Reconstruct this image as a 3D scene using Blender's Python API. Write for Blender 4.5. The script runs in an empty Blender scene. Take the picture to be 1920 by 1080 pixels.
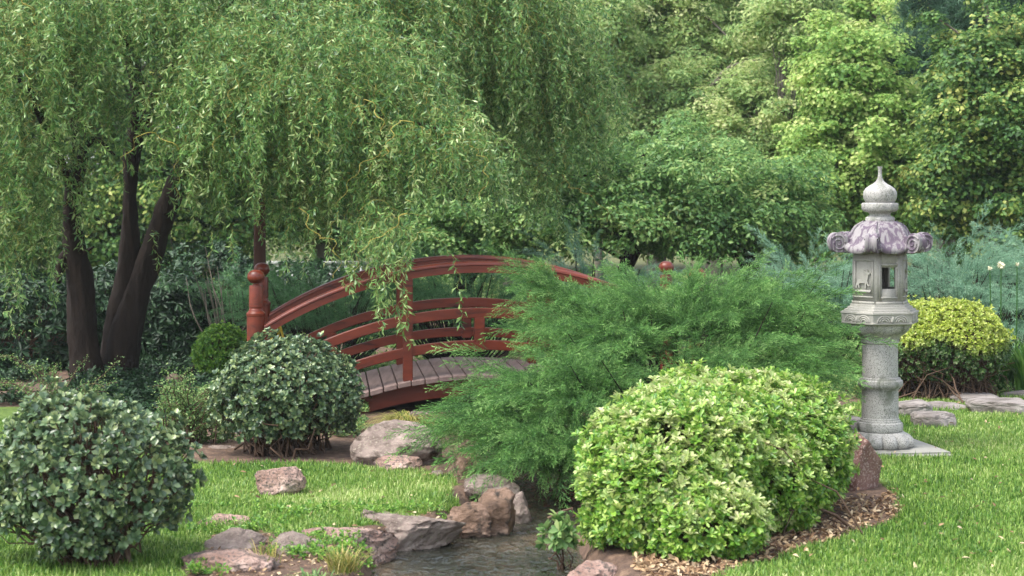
import bpy, bmesh, math
import numpy as np
from mathutils import Vector, Matrix, noise as mnoise

# ------------------------------------------------------------------ camera, sky, sun, exposure
F = 3500.0          # focal length in pixels of a 1920 wide frame
CAMH = 1.95         # eye height
HOR = 350.0         # horizon row
scene = bpy.context.scene
COL = scene.collection
cd = bpy.data.cameras.new("camera"); cam = bpy.data.objects.new("camera", cd); COL.objects.link(cam)
cam.location = (0, 0, CAMH); cam.rotation_euler = (math.radians(90), 0, 0)
cd.sensor_width = 36.0; cd.lens = F / 1920 * 36.0
cd.shift_y = -(540 - HOR) / 1920.0
cd.clip_start = 0.1; cd.clip_end = 2000
cd.dof.use_dof = True; cd.dof.focus_distance = 14.3; cd.dof.aperture_fstop = 4.0
scene.camera = cam

SUN_EL, SUN_AZ = 60.0, -115.0      # azimuth: 0 = straight behind the scene (+Y), positive to the right
world = bpy.data.worlds.new("World"); scene.world = world; world.use_nodes = True
nt = world.node_tree; nt.nodes.clear()
wo = nt.nodes.new('ShaderNodeOutputWorld'); bg = nt.nodes.new('ShaderNodeBackground')
sky = nt.nodes.new('ShaderNodeTexSky'); sky.sky_type = 'NISHITA'; sky.sun_disc = False
sky.sun_elevation = math.radians(SUN_EL); sky.sun_rotation = math.radians(SUN_AZ)
sky.air_density = 1.0; sky.dust_density = 3.0; sky.ozone_density = 1.0
hs = nt.nodes.new('ShaderNodeHueSaturation'); hs.inputs['Saturation'].default_value = 0.45
nt.links.new(sky.outputs[0], hs.inputs['Color']); nt.links.new(hs.outputs[0], bg.inputs[0])
bg.inputs[1].default_value = 0.15
nt.links.new(bg.outputs[0], wo.inputs[0])
sl = bpy.data.lights.new("sun", 'SUN'); sl.energy = 1.05; sl.angle = math.radians(24); sl.color = (1.0, 0.95, 0.86)
so = bpy.data.objects.new("sun", sl); COL.objects.link(so)
_e, _a = math.radians(SUN_EL), math.radians(SUN_AZ)
sd = Vector((math.cos(_e) * math.sin(_a), math.cos(_e) * math.cos(_a), math.sin(_e)))
so.rotation_euler = sd.to_track_quat('Z', 'Y').to_euler(); so.location = (0, 10, 20)

scene.view_settings.view_transform = 'Standard'; scene.view_settings.look = 'None'
scene.view_settings.gamma = 1.0; scene.view_settings.exposure = 1.62
cy = scene.cycles
cy.max_bounces = 7; cy.diffuse_bounces = 4; cy.glossy_bounces = 3; cy.transmission_bounces = 5; cy.transparent_max_bounces = 4
cy.caustics_reflective = False; cy.caustics_refractive = False
cy.use_denoising = True
cy.sample_clamp_indirect = 6.0

# ------------------------------------------------------------------ helpers
def lin(h):
    h = h.lstrip('#'); out = []
    for i in (0, 2, 4):
        c = int(h[i:i + 2], 16) / 255.0
        out.append(c / 12.92 if c <= 0.04045 else ((c + 0.055) / 1.055) ** 2.4)
    return (*out, 1.0)

def at(px, py, Y):
    return np.array([(px - 960.0) / F * Y, Y, CAMH - (py - HOR) / F * Y])

def gp(px, py, z=0.0):
    Y = (CAMH - z) * F / (py - HOR)
    return np.array([(px - 960.0) / F * Y, Y, z])

def tag(o, label=None, cat=None, group=None, kind=None):
    if label: o['label'] = label
    if cat: o['category'] = cat
    if group: o['group'] = group
    if kind: o['kind'] = kind
    return o

def thing(name, loc, label, cat, group=None):
    o = bpy.data.objects.new(name, None); COL.objects.link(o)
    o.location = Vector([float(c) for c in loc]); o.empty_display_size = 0.1
    return tag(o, label, cat, group)

def link(me, name, mat, parent=None):
    o = bpy.data.objects.new(name, me); COL.objects.link(o)
    if mat: me.materials.append(mat)
    if parent is not None:
        o.parent = parent
        o.matrix_parent_inverse = Matrix.Translation(-parent.location)
    return o

def mesh_np(name, V, faces, mat, parent=None, rnd=None, age=None, smooth=False, sharp=None, vattr=None):
    """V (N,3); faces: list of int arrays (F,k). rnd/age: per face floats."""
    if not isinstance(faces, list): faces = [faces]
    V = np.asarray(V, dtype=np.float32)
    me = bpy.data.meshes.new(name)
    nf = sum(len(f) for f in faces); nl = sum(f.size for f in faces)
    me.vertices.add(len(V)); me.vertices.foreach_set('co', V.ravel())
    me.loops.add(nl); me.loops.foreach_set('vertex_index', np.concatenate([f.ravel() for f in faces]).astype(np.int32))
    me.polygons.add(nf)
    tot = np.concatenate([np.full(len(f), f.shape[1]) for f in faces])
    st = np.concatenate([[0], np.cumsum(tot)[:-1]])
    me.polygons.foreach_set('loop_start', st.astype(np.int32))
    me.update(calc_edges=True)
    if rnd is not None:
        a = me.attributes.new('rnd', 'FLOAT', 'FACE'); a.data.foreach_set('value', np.asarray(rnd, np.float32).ravel())
    if age is not None:
        a = me.attributes.new('age', 'FLOAT', 'FACE'); a.data.foreach_set('value', np.asarray(age, np.float32).ravel())
    if vattr:
        for k, v in vattr.items():
            a = me.attributes.new(k, 'FLOAT', 'POINT'); a.data.foreach_set('value', np.asarray(v, np.float32).ravel())
    if smooth:
        me.shade_smooth()
        if sharp: me.set_sharp_from_angle(angle=math.radians(sharp))
    return link(me, name, mat, parent)

def norm(v):
    return v / np.maximum(np.linalg.norm(v, axis=-1, keepdims=True), 1e-9)

def tubes(P, R, sides=5):
    """P (S,K,3), R (S,K) -> verts, quads"""
    P = np.asarray(P, float); R = np.asarray(R, float)
    S, K, _ = P.shape
    T = norm(np.gradient(P, axis=1))
    ref = np.where(np.abs(T[..., 2:3]) > 0.9, np.array([1., 0, 0]), np.array([0, 0, 1.]))
    # one reference per tube keeps the rings from twisting
    m = np.abs(T[:, :, 2]).mean(axis=1) > 0.7
    ref = np.where(m[:, None, None], np.array([1., 0.1, 0]), np.array([0.05, 0, 1.]))
    ref = np.broadcast_to(ref, P.shape)
    A = norm(np.cross(T, ref)); B = np.cross(T, A)
    ang = np.arange(sides) * 2 * np.pi / sides
    V = P[:, :, None, :] + R[:, :, None, None] * (np.cos(ang)[None, None, :, None] * A[:, :, None, :] + np.sin(ang)[None, None, :, None] * B[:, :, None, :])
    idx = np.arange(S * K * sides).reshape(S, K, sides)
    a = idx[:, :-1, :]; b = np.roll(idx, -1, axis=2)[:, :-1, :]
    c = np.roll(idx, -1, axis=2)[:, 1:, :]; d = idx[:, 1:, :]
    Q = np.stack([a, b, c, d], -1).reshape(-1, 4)
    return V.reshape(-1, 3), Q

def spline(pts, n):
    """Catmull-Rom through pts (M,D)"""
    p = np.asarray(pts, float)
    if len(p) == 2:
        t = np.linspace(0, 1, n)[:, None]; return p[0] * (1 - t) + p[1] * t
    q = np.vstack([2 * p[0] - p[1], p, 2 * p[-1] - p[-2]])
    u = np.linspace(0, len(p) - 1 - 1e-6, n); i = u.astype(int); t = (u - i)[:, None]
    a, b, c, d = q[i], q[i + 1], q[i + 2], q[i + 3]
    return 0.5 * ((2 * b) + (-a + c) * t + (2 * a - 5 * b + 4 * c - d) * t ** 2 + (-a + 3 * b - 3 * c + d) * t ** 3)

class MB:
    def __init__(s): s.V = []; s.F = {}; s.n = 0
    def add(s, V, Fs):
        if not isinstance(Fs, list): Fs = [Fs]
        V = np.asarray(V, float); s.V.append(V)
        for f in Fs:
            f = np.asarray(f); s.F.setdefault(f.shape[1], []).append(f + s.n)
        s.n += len(V)
    def tube(s, pts, r, n=12, sides=8):
        P = spline(pts, n); rr = np.asarray(r, float)
        R = np.interp(np.linspace(0, 1, n), np.linspace(0, 1, len(rr)), rr)
        V, Q = tubes(P[None], R[None], sides); s.add(V, Q)
        return P
    def build(s, name, mat, parent=None, **k):
        return mesh_np(name, np.vstack(s.V), [np.vstack(f) for f in s.F.values()], mat, parent, **k)

def sn(P, freq, seed, octaves=3):
    """cheap smooth noise, -1..1"""
    r = np.random.default_rng(seed); out = 0; amp = 1; tot = 0
    for o in range(octaves):
        for _ in range(4):
            k = r.normal(size=P.shape[-1]); k = k / np.linalg.norm(k) * freq * r.uniform(.7, 1.4)
            out = out + amp * np.sin(P @ k + r.uniform(0, 6.28)); tot += amp
        freq *= 2.1; amp *= .55
    return out / tot * 2.2

def frames(D, rng, roll=True):
    """orthonormal frames with local Z along D: (N,3,3) with columns x,y,z"""
    D = norm(D)
    r = rng.normal(size=D.shape) if roll else np.broadcast_to(np.array([0, 0, 1.]), D.shape) + rng.normal(size=D.shape) * .05
    X = norm(np.cross(r, D)); Yv = np.cross(D, X)
    return np.stack([X, Yv, D], -1)

def scatter(pv, pf, pid, M, T, sc, rng):
    """copies of a small prototype as one leafy mesh; pid = leaf id of each proto face"""
    N = len(T); nv = len(pv)
    V = np.einsum('nij,vj->nvi', M, pv) * np.asarray(sc).reshape(-1, 1, 1) + T[:, None, :]
    Fc = (pf[None] + (np.arange(N) * nv)[:, None, None]).reshape(-1, pf.shape[1])
    R = rng.random((N, pid.max() + 1))[:, pid].ravel()
    return V.reshape(-1, 3), Fc, R

# ---- leaf prototypes: x across, y along, z up
def blade(L, w, cup=.15, droop=.15, obov=.7):
    v = np.array([[0, 0, 0], [w * .30, L * .32, cup * w], [w * .5, L * obov, cup * w - droop * L * .4], [0, L, -droop * L],
                  [-w * .5, L * obov, cup * w - droop * L * .4], [-w * .30, L * .32, cup * w]])
    f = np.array([[0, 1, 2, 3], [0, 3, 4, 5]])
    return v, f

def rosette(n, L, w, tilt0, tilt1, rng, rise=0.0, **kw):
    """leaves round the +Z axis, as one prototype"""
    Vs, Fs, I = [], [], []
    for k in range(n):
        v, f = blade(L * rng.uniform(.75, 1.1), w * rng.uniform(.85, 1.1), **kw)
        az = k * 2.4 + rng.uniform(-.3, .3); tl = rng.uniform(tilt0, tilt1)
        c, s = math.cos(tl), math.sin(tl)
        R1 = np.array([[1, 0, 0], [0, c, -s], [0, s, c]]); v = v @ R1.T
        c, s = math.cos(az), math.sin(az)
        R2 = np.array([[c, -s, 0], [s, c, 0], [0, 0, 1]]); v = v @ R2.T
        v[:, 2] -= rise * (1 - k / n)
        Fs.append(f + 6 * k); Vs.append(v); I += [k, k]
    return np.vstack(Vs), np.vstack(Fs), np.array(I)

# ------------------------------------------------------------------ materials
def newmat(name):
    m = bpy.data.materials.new(name); m.use_nodes = True; t = m.node_tree; t.nodes.clear()
    out = t.nodes.new('ShaderNodeOutputMaterial'); return m, t, out

def ramp(t, stops, interp='LINEAR'):
    r = t.nodes.new('ShaderNodeValToRGB'); e = r.color_ramp; e.interpolation = interp
    while len(e.elements) < len(stops): e.elements.new(0.5)
    for el, (p, c) in zip(e.elements, stops): el.position = p; el.color = c if len(c) == 4 else (*c, 1)
    return r

def leaf_mat(name, stops, transl=.3, rough=.45, spec=.5, age=None, patch=None):
    """stops over the per-leaf random value; age = colour towards which old / new growth leaves go"""
    m, t, out = newmat(name); L = t.links.new
    a = t.nodes.new('ShaderNodeAttribute'); a.attribute_name = 'rnd'
    r = ramp(t, stops); L(a.outputs['Fac'], r.inputs[0]); colr = r.outputs[0]
    if age:
        b = t.nodes.new('ShaderNodeAttribute'); b.attribute_name = 'age'
        r2 = ramp(t, age); L(a.outputs['Fac'], r2.inputs[0])
        mx = t.nodes.new('ShaderNodeMix'); mx.data_type = 'RGBA'; L(b.outputs['Fac'], mx.inputs['Factor'])
        L(colr, mx.inputs['A']); L(r2.outputs[0], mx.inputs['B']); colr = mx.outputs['Result']
    p = t.nodes.new('ShaderNodeBsdfPrincipled'); p.inputs['Roughness'].default_value = rough
    p.inputs['Specular IOR Level'].default_value = spec
    tr = t.nodes.new('ShaderNodeBsdfTranslucent')
    hs = t.nodes.new('ShaderNodeHueSaturation'); hs.inputs['Hue'].default_value = .485; hs.inputs['Value'].default_value = 1.25; hs.inputs['Saturation'].default_value = .9
    L(colr, p.inputs['Base Color']); L(colr, hs.inputs['Color']); L(hs.outputs[0], tr.inputs['Color'])
    ms = t.nodes.new('ShaderNodeMixShader'); ms.inputs[0].default_value = transl
    L(p.outputs[0], ms.inputs[1]); L(tr.outputs[0], ms.inputs[2]); L(ms.outputs[0], out.inputs[0])
    return m

def surf_mat(name, stops, scale=6, detail=8, rough=.8, bump=.3, bscale=None, dist=.02, stretch=(1, 1, 1), speck=None, spec=.3, second=None, coords='Object'):
    m, t, out = newmat(name); L = t.links.new
    tc = t.nodes.new('ShaderNodeTexCoord'); mp = t.nodes.new('ShaderNodeMapping'); mp.inputs['Scale'].default_value = stretch
    L(tc.outputs[coords], mp.inputs[0])
    n = t.nodes.new('ShaderNodeTexNoise'); n.inputs['Scale'].default_value = scale; n.inputs['Detail'].default_value = detail; n.inputs['Roughness'].default_value = .62
    L(mp.outputs[0], n.inputs['Vector'])
    r = ramp(t, stops); L(n.outputs['Fac'], r.inputs[0]); colr = r.outputs[0]
    if name.startswith(('rock', 'stone')):
        for i_, e_ in enumerate(r.color_ramp.elements): e_.position = .3 + .4 * i_ / (len(stops) - 1)
    if speck:   # (scale, lo, hi, colour)
        n2 = t.nodes.new('ShaderNodeTexNoise'); n2.inputs['Scale'].default_value = speck[0]; n2.inputs['Detail'].default_value = 3
        L(mp.outputs[0], n2.inputs['Vector'])
        r2 = ramp(t, [(speck[1], (0, 0, 0, 1)), (speck[2], (1, 1, 1, 1))]); L(n2.outputs['Fac'], r2.inputs[0])
        mx = t.nodes.new('ShaderNodeMix'); mx.data_type = 'RGBA'; L(r2.outputs[0], mx.inputs['Factor']); L(colr, mx.inputs['A'])
        mx.inputs['B'].default_value = speck[3]; colr = mx.outputs['Result']
    if second:  # (scale, lo, hi, colour, stretch)
        mp2 = t.nodes.new('ShaderNodeMapping'); mp2.inputs['Scale'].default_value = second[4]; L(tc.outputs[coords], mp2.inputs[0])
        n3 = t.nodes.new('ShaderNodeTexNoise'); n3.inputs['Scale'].default_value = second[0]; n3.inputs['Detail'].default_value = 6; n3.inputs['Roughness'].default_value = .6
        L(mp2.outputs[0], n3.inputs['Vector'])
        n3.inputs['Distortion'].default_value = .8; r3 = ramp(t, [(second[1], (0, 0, 0, 1)), (second[2], (1, 1, 1, 1))]); L(n3.outputs['Fac'], r3.inputs[0])
        mx = t.nodes.new('ShaderNodeMix'); mx.data_type = 'RGBA'; L(r3.outputs[0], mx.inputs['Factor']); L(colr, mx.inputs['A'])
        mx.inputs['B'].default_value = second[3]; colr = mx.outputs['Result']
    p = t.nodes.new('ShaderNodeBsdfPrincipled'); p.inputs['Roughness'].default_value = rough; p.inputs['Specular IOR Level'].default_value = spec
    L(colr, p.inputs['Base Color'])
    if bump:
        nb = t.nodes.new('ShaderNodeTexNoise'); nb.inputs['Scale'].default_value = bscale or scale * 4; nb.inputs['Detail'].default_value = 8; nb.inputs['Roughness'].default_value = .7
        L(mp.outputs[0], nb.inputs['Vector'])
        b = t.nodes.new('ShaderNodeBump'); b.inputs['Strength'].default_value = bump; b.inputs['Distance'].default_value = dist
        L(nb.outputs['Fac'], b.inputs['Height']); L(b.outputs[0], p.inputs['Normal'])
    L(p.outputs[0], out.inputs[0])
    return m

def S(*hexes):
    n = len(hexes); return [(i / max(1, n - 1), lin(h)) for i, h in enumerate(hexes)]

M = {}
M['willow_leaf'] = leaf_mat('willow_leaf', S('#356030', '#4c7b3d', '#6b974c', '#93b566', '#c2d092'), .38, .36, .6)
M['willow_twig'] = surf_mat('willow_twig', S('#5f6a35', '#8b8a45', '#a0854a'), 3, rough=.6, bump=0)
M['willow_gold'] = surf_mat('willow_gold', S('#9a8a3c', '#bfae58', '#b58a55'), 2, rough=.55, bump=0)
M['bark_dark'] = surf_mat('bark_dark', S('#15110e', '#2b221c', '#43372e'), 5, rough=.95, bump=1.0, bscale=14, dist=.04, stretch=(1.6, 1.6, .45))
M['bark_grey'] = surf_mat('bark_grey', S('#3c3731', '#6e675d', '#8d867b'), 4, rough=.95, bump=.6, bscale=20, dist=.03, stretch=(1, 1, .3))
M['shrub_leaf'] = leaf_mat('shrub_leaf', S('#38513a', '#486344', '#5b7551', '#758c60', '#9cab72'), .2, .30, .6)
M['twig_brown'] = surf_mat('twig_brown', S('#3c2c22', '#5d4a3c', '#77665a'), 8, rough=.9, bump=0)
M['hedge_leaf'] = leaf_mat('hedge_leaf', S('#46762a', '#5f8f30', '#7ca93d', '#99be4e', '#b9cc70'), .32, .34, .55,
                           age=S('#96b05a', '#b7c67e', '#d4d9a4', '#c9c795', '#9ab064'))
M['yellow_leaf'] = leaf_mat('yellow_leaf', S('#2f5229', '#42652d', '#557636', '#88946a'), .3, .38, .5,
                            age=S('#88a533', '#a8bc42', '#c4d05a', '#d6db88'))
M['juniper'] = leaf_mat('juniper', S('#1e401f', '#2a5127', '#3a6631', '#4f7c3b'), .22, .6, .3, age=S('#4c823b', '#629646', '#7dab58', '#9fc277'))
M['juniper_dark'] = leaf_mat('juniper_dark', S('#27502f', '#326038', '#407243', '#568454'), .22, .6, .3, age=S('#4d7d4a', '#5f8e58', '#7aa06a'))
M['juniper_blue'] = leaf_mat('juniper_blue', S('#38604a', '#47735a', '#5b866b', '#749b7e'), .22, .6, .3, age=S('#7aa287', '#8fb394', '#a9c6a9'))
M['cherry_leaf'] = leaf_mat('cherry_leaf', S('#3f6838', '#558144', '#709b53', '#92b365', '#b8c880'), .4, .42, .45)
M['maple_leaf'] = leaf_mat('maple_leaf', S('#5a8440', '#76a04e', '#92b55e', '#b1c972', '#d1d994'), .45, .5, .35)
M['gum_leaf'] = leaf_mat('gum_leaf', S('#648a52', '#82a461', '#9fba74', '#bccb88', '#dbdea8'), .48, .5, .35)
M['deep_leaf'] = leaf_mat('deep_leaf', S('#35582f', '#466f37', '#5c853f', '#85a04e', '#c0c46e'), .38, .45, .4)
M['pine_leaf'] = leaf_mat('pine_leaf', S('#2a4a38', '#385a45', '#4c6f55', '#5f7c5c'), .15, .6, .3)
M['rhodo_leaf'] = leaf_mat('rhodo_leaf', S('#1b3320', '#243f27', '#2f4f31', '#44633c'), .12, .48, .35)
M['bright_leaf'] = leaf_mat('bright_leaf', S('#41702a', '#588a30', '#74a23a', '#94b84a'), .35, .4, .5)
M['small_leaf'] = leaf_mat('small_leaf', S('#47703a', '#5c8346', '#7b9b57', '#a2b374'), .3, .45, .4)
M['grass'] = leaf_mat('grass', S('#3f6920', '#5a842e', '#799c40', '#92ae52', '#b9c482'), .28, .42, .4)
M['sedge'] = leaf_mat('sedge', S('#5f7430', '#7f8a3c', '#a39c50', '#c0b070'), .3, .5, .4)
M['agapanthus'] = leaf_mat('agapanthus', S('#3d6c2a', '#54843a', '#74a048'), .3, .35, .5)
M['petal'] = surf_mat('petal', S('#d8d6b8', '#efe9cf'), 8, rough=.6, bump=0)
M['litter'] = leaf_mat('litter', S('#6d5442', '#94785b', '#b89e7c', '#d6c4a4'), .1, .8, .2)
M['rock_pink'] = surf_mat('rock_pink', S('#6b534a', '#9c7f73', '#b89c90', '#d6c2b7'), 3.5, rough=.9, bump=1.0, bscale=24, dist=.03,
                          speck=(60, .52, .62, lin('#6d625c')), second=(4, .5, .62, lin('#54504a'), (1, 1, 2)))
M['rock_grey'] = surf_mat('rock_grey', S('#50443d', '#80726a', '#9e8e85', '#c0b1a7'), 4, rough=.9, bump=1.0, bscale=22, dist=.03,
                          speck=(50, .55, .66, lin('#988d80')), second=(3, .52, .6, lin('#4c4239'), (1, 1, 2.5)))
M['rock_brown'] = surf_mat('rock_brown', S('#45372e', '#7a6352', '#9c8272', '#b9a390'), 4, rough=.85, bump=1.0, bscale=20, dist=.035,
                           stretch=(1, 1, 1.8), second=(5, .5, .58, lin('#3a352f'), (1, 1, .6)))
M['rock_red'] = surf_mat('rock_red', S('#5f463f', '#7f6057', '#94766b'), 5, rough=.9, bump=.6, bscale=20, dist=.02, speck=(70, .54, .62, lin('#a59086')))
M['bridge_red'] = surf_mat('bridge_red', S('#3f150d', '#5f2313', '#78301a', '#4f1b10'), 4, rough=.38, bump=.3, bscale=30, dist=.004, stretch=(.4, 4, 4), spec=.5,
                           second=(5, .54, .7, lin('#35150f'), (.5, 2, 2)))
M['deck'] = surf_mat('deck', S('#57453f', '#77625b', '#8d7871', '#a08d86'), 5, rough=.7, bump=.4, bscale=30, dist=.006, stretch=(5, .5, 5), spec=.4)
M['granite'] = surf_mat('granite', S('#7d7d79', '#a19f9b', '#b8b6b1', '#cac8c2'), 5, rough=.85, bump=.35, bscale=90, dist=.004,
                        speck=(160, .5, .66, lin('#565753')), second=(6, .54, .68, lin('#63675a'), (1, 1, .6)))
M['granite_light'] = surf_mat('granite_light', S('#7c7b74', '#9b9991', '#b0ada5'), 5, rough=.85, bump=.25, bscale=80, dist=.003,
                              speck=(120, .52, .68, lin('#8c8b82')), second=(5, .56, .7, lin('#74756a'), (1, 1, .5)))
M['granite_roof'] = surf_mat('granite_roof', S('#726d70', '#8f8b8c', '#a7a3a1'), 6, rough=.85, bump=.3, bscale=70, dist=.004,
                             speck=(120, .5, .66, lin('#8d8688')), second=(22, .47, .56, lin('#645865'), (1.3, 1.3, .16)))
M['fence_white'] = surf_mat('fence_white', S('#8d8f8b', '#a9aba6'), 6, rough=.6, bump=0)
M['pole_wood'] = surf_mat('pole_wood', S('#35201a', '#4c2f25', '#5e3d30'), 6, rough=.7, bump=.2, stretch=(3, 3, .4))
M['yellow_paint'] = surf_mat('yellow_paint', S('#b09326', '#cbad34'), 6, rough=.5, bump=0)
M['lamp_grey'] = surf_mat('lamp_grey', S('#6f7274', '#999c9e'), 6, rough=.5, bump=0)
M['stone_slab'] = surf_mat('stone_slab', S('#57524c', '#756e69', '#8d8682', '#a19b94'), 6, rough=.9, bump=.8, bscale=14, dist=.02, stretch=(.6, 2, 2))

# ground: soil with a lawn-coloured turf where the lawn attribute says so
m, t, out = newmat('ground'); L = t.links.new
tc = t.nodes.new('ShaderNodeTexCoord')
n1 = t.nodes.new('ShaderNodeTexNoise'); n1.inputs['Scale'].default_value = 9; n1.inputs['Detail'].default_value = 10; n1.inputs['Roughness'].default_value = .7
L(tc.outputs['Object'], n1.inputs['Vector'])
r1 = ramp(t, [(.3, lin('#3a2c24')), (.5, lin('#5c483b')), (.62, lin('#77604e')), (.75, lin('#9a8268'))]); L(n1.outputs['Fac'], r1.inputs[0])
r2 = ramp(t, [(.3, lin('#3f5420')), (.55, lin('#5a7428')), (.75, lin('#7d7f3c'))]); L(n1.outputs['Fac'], r2.inputs[0])
at_ = t.nodes.new('ShaderNodeAttribute'); at_.attribute_name = 'lawn'
mx = t.nodes.new('ShaderNodeMix'); mx.data_type = 'RGBA'
L(at_.outputs['Fac'], mx.inputs['Factor']); L(r1.outputs[0], mx.inputs['A']); L(r2.outputs[0], mx.inputs['B'])
p = t.nodes.new('ShaderNodeBsdfPrincipled'); p.inputs['Roughness'].default_value = .95; L(mx.outputs['Result'], p.inputs['Base Color'])
nb = t.nodes.new('ShaderNodeTexNoise'); nb.inputs['Scale'].default_value = 45; nb.inputs['Detail'].default_value = 8; L(tc.outputs['Object'], nb.inputs['Vector'])
b = t.nodes.new('ShaderNodeBump'); b.inputs['Strength'].default_value = .8; b.inputs['Distance'].default_value = .02
L(nb.outputs['Fac'], b.inputs['Height']); L(b.outputs[0], p.inputs['Normal']); L(p.outputs[0], out.inputs[0])
M['ground'] = m

# water: dark, glossy, rippled by the current
m, t, out = newmat('water'); L = t.links.new
tc = t.nodes.new('ShaderNodeTexCoord'); mp = t.nodes.new('ShaderNodeMapping'); mp.inputs['Scale'].default_value = (1, .55, 1); mp.inputs['Rotation'].default_value = (0, 0, .25)
L(tc.outputs['Object'], mp.inputs[0])
n1 = t.nodes.new('ShaderNodeTexNoise'); n1.inputs['Scale'].default_value = 19; n1.inputs['Detail'].default_value = 3; n1.inputs['Distortion'].default_value = .5; L(mp.outputs[0], n1.inputs['Vector'])
n2 = t.nodes.new('ShaderNodeTexNoise'); n2.inputs['Scale'].default_value = 3; n2.inputs['Detail'].default_value = 4; L(mp.outputs[0], n2.inputs['Vector'])
r2 = ramp(t, [(.35, lin('#23261f')), (.55, lin('#3c3b31')), (.7, lin('#5b4f3f'))]); L(n2.outputs['Fac'], r2.inputs[0])
p = t.nodes.new('ShaderNodeBsdfPrincipled'); p.inputs['Roughness'].default_value = .04; p.inputs['IOR'].default_value = 1.33; p.inputs['Specular IOR Level'].default_value = 1.0
L(r2.outputs[0], p.inputs['Base Color'])
b = t.nodes.new('ShaderNodeBump'); b.inputs['Strength'].default_value = 1.0; b.inputs['Distance'].default_value = .05
L(n1.outputs['Fac'], b.inputs['Height']); L(b.outputs[0], p.inputs['Normal']); L(p.outputs[0], out.inputs[0])
M['water'] = m

# ------------------------------------------------------------------ ground
STREAM = np.array([[-1.2, 4.0, .8], [-.55, 7.5, .75], [-.22, 9.4, .62], [-.16, 10.4, .52], [.02, 11.2, .34], [.2, 12.4, .26], [.28, 13.8, .3], [.15, 15.5, .35], [.1, 18, .4], [.6, 24, .4]])
def stream_d(X, Y):
    d = np.full(X.shape, 1e9)
    for (x0, y0, h0), (x1, y1, h1) in zip(STREAM[:-1], STREAM[1:]):
        dx, dy = x1 - x0, y1 - y0; tt = np.clip(((X - x0) * dx + (Y - y0) * dy) / (dx * dx + dy * dy), 0, 1)
        d = np.minimum(d, np.hypot(X - x0 - tt * dx, Y - y0 - tt * dy) - (h0 + tt * (h1 - h0)))
    return d
def sstep(a, b, x):
    t_ = np.clip((x - a) / (b - a), 0, 1); return t_ * t_ * (3 - 2 * t_)
def gz(X, Y):
    X = np.asarray(X, float); Y = np.asarray(Y, float)
    P = np.stack([X, Y], -1)
    z = .012 * sn(P, 2.0, 5) + .02 * sn(P, .5, 6, 1) * sstep(13, 20, Y)
    d = stream_d(X, Y) + .05 * sn(P, 5, 7)
    return z - .40 * (1 - sstep(-.15, .16, d))

LAWN_L = [(-600, 762), (70, 765), (300, 842), (372, 868), (480, 868), (640, 872), (700, 882), (835, 888), (862, 930), (800, 976), (650, 990), (560, 1008), (480, 992), (400, 1002), (350, 1060), (300, 1200), (-600, 1200)]
LAWN_R = [(1180, 1200), (1330, 1082), (1450, 1048), (1560, 1014), (1640, 990), (1688, 960), (1668, 930), (1640, 900), (1600, 880), (1560, 840), (1580, 760), (1650, 742), (1900, 738), (1900, 704), (2600, 690), (2600, 1200)]
LAWN_L = np.array([gp(*q)[:2] for q in LAWN_L]); LAWN_R = np.array([gp(*q)[:2] for q in LAWN_R])
def inside(X, Y, poly):
    X = X + .05 * sn(np.stack([X, Y], -1), 9, 11); c = np.zeros(X.shape, bool); n = len(poly)
    for i in range(n):
        x0, y0 = poly[i]; x1, y1 = poly[(i + 1) % n]
        k = (y0 > Y) != (y1 > Y)
        with np.errstate(divide='ignore', invalid='ignore'):
            xi = (x1 - x0) * (Y - y0) / (y1 - y0) + x0
        c ^= k & (X < xi)
    return c
def inside_l(X, Y): return (np.abs(X - 2.74) < .43) & (np.abs(Y - 13.78) < .38)
def lawn_at(X, Y): return (inside(X, Y, LAWN_L) | inside(X, Y, LAWN_R)) & (stream_d(X, Y) > .12)

xs = np.concatenate([np.linspace(-250, -8, 24)[:-1], np.linspace(-8, 8, 330), np.linspace(8, 250, 24)[1:]])
ys = np.concatenate([np.linspace(-20, 6, 12)[:-1], np.linspace(6, 19, 330), np.linspace(19, 400, 50)[1:]])
GX, GY = np.meshgrid(xs, ys); GZ = gz(GX, GY)
idx = np.arange(GX.size).reshape(GX.shape)
Q = np.stack([idx[:-1, :-1], idx[:-1, 1:], idx[1:, 1:], idx[1:, :-1]], -1).reshape(-1, 4)
lw = lawn_at(GX, GY).astype(float); lw[GY > 30] = .5
g = mesh_np('ground', np.stack([GX, GY, GZ], -1).reshape(-1, 3), Q, M['ground'], smooth=True, vattr={'lawn': lw.ravel()})
tag(g, kind='structure')

# stream water
u = np.linspace(0, len(STREAM) - 1, 160); C = spline(STREAM, 160)
tv = norm(np.gradient(C[:, :2], axis=0)); nv_ = np.stack([-tv[:, 1], tv[:, 0]], -1)
off = np.linspace(-1, 1, 21); W = C[:, None, :2] + nv_[:, None, :] * (C[:, None, 2:3] + .14) * off[None, :, None]
wz = -.145 + .008 * sn(W.reshape(-1, 2), 9, 3).reshape(W.shape[:2]) + .02 * sstep(11.2, 12.6, W[..., 1]) + .05 * sstep(12.4, 14, W[..., 1])
idx = np.arange(160 * 21).reshape(160, 21)
Q = np.stack([idx[:-1, :-1], idx[:-1, 1:], idx[1:, 1:], idx[1:, :-1]], -1).reshape(-1, 4)
w = mesh_np('water', np.concatenate([W, wz[..., None]], -1).reshape(-1, 3), Q, M['water'], smooth=True)
tag(w, kind='structure')

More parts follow.
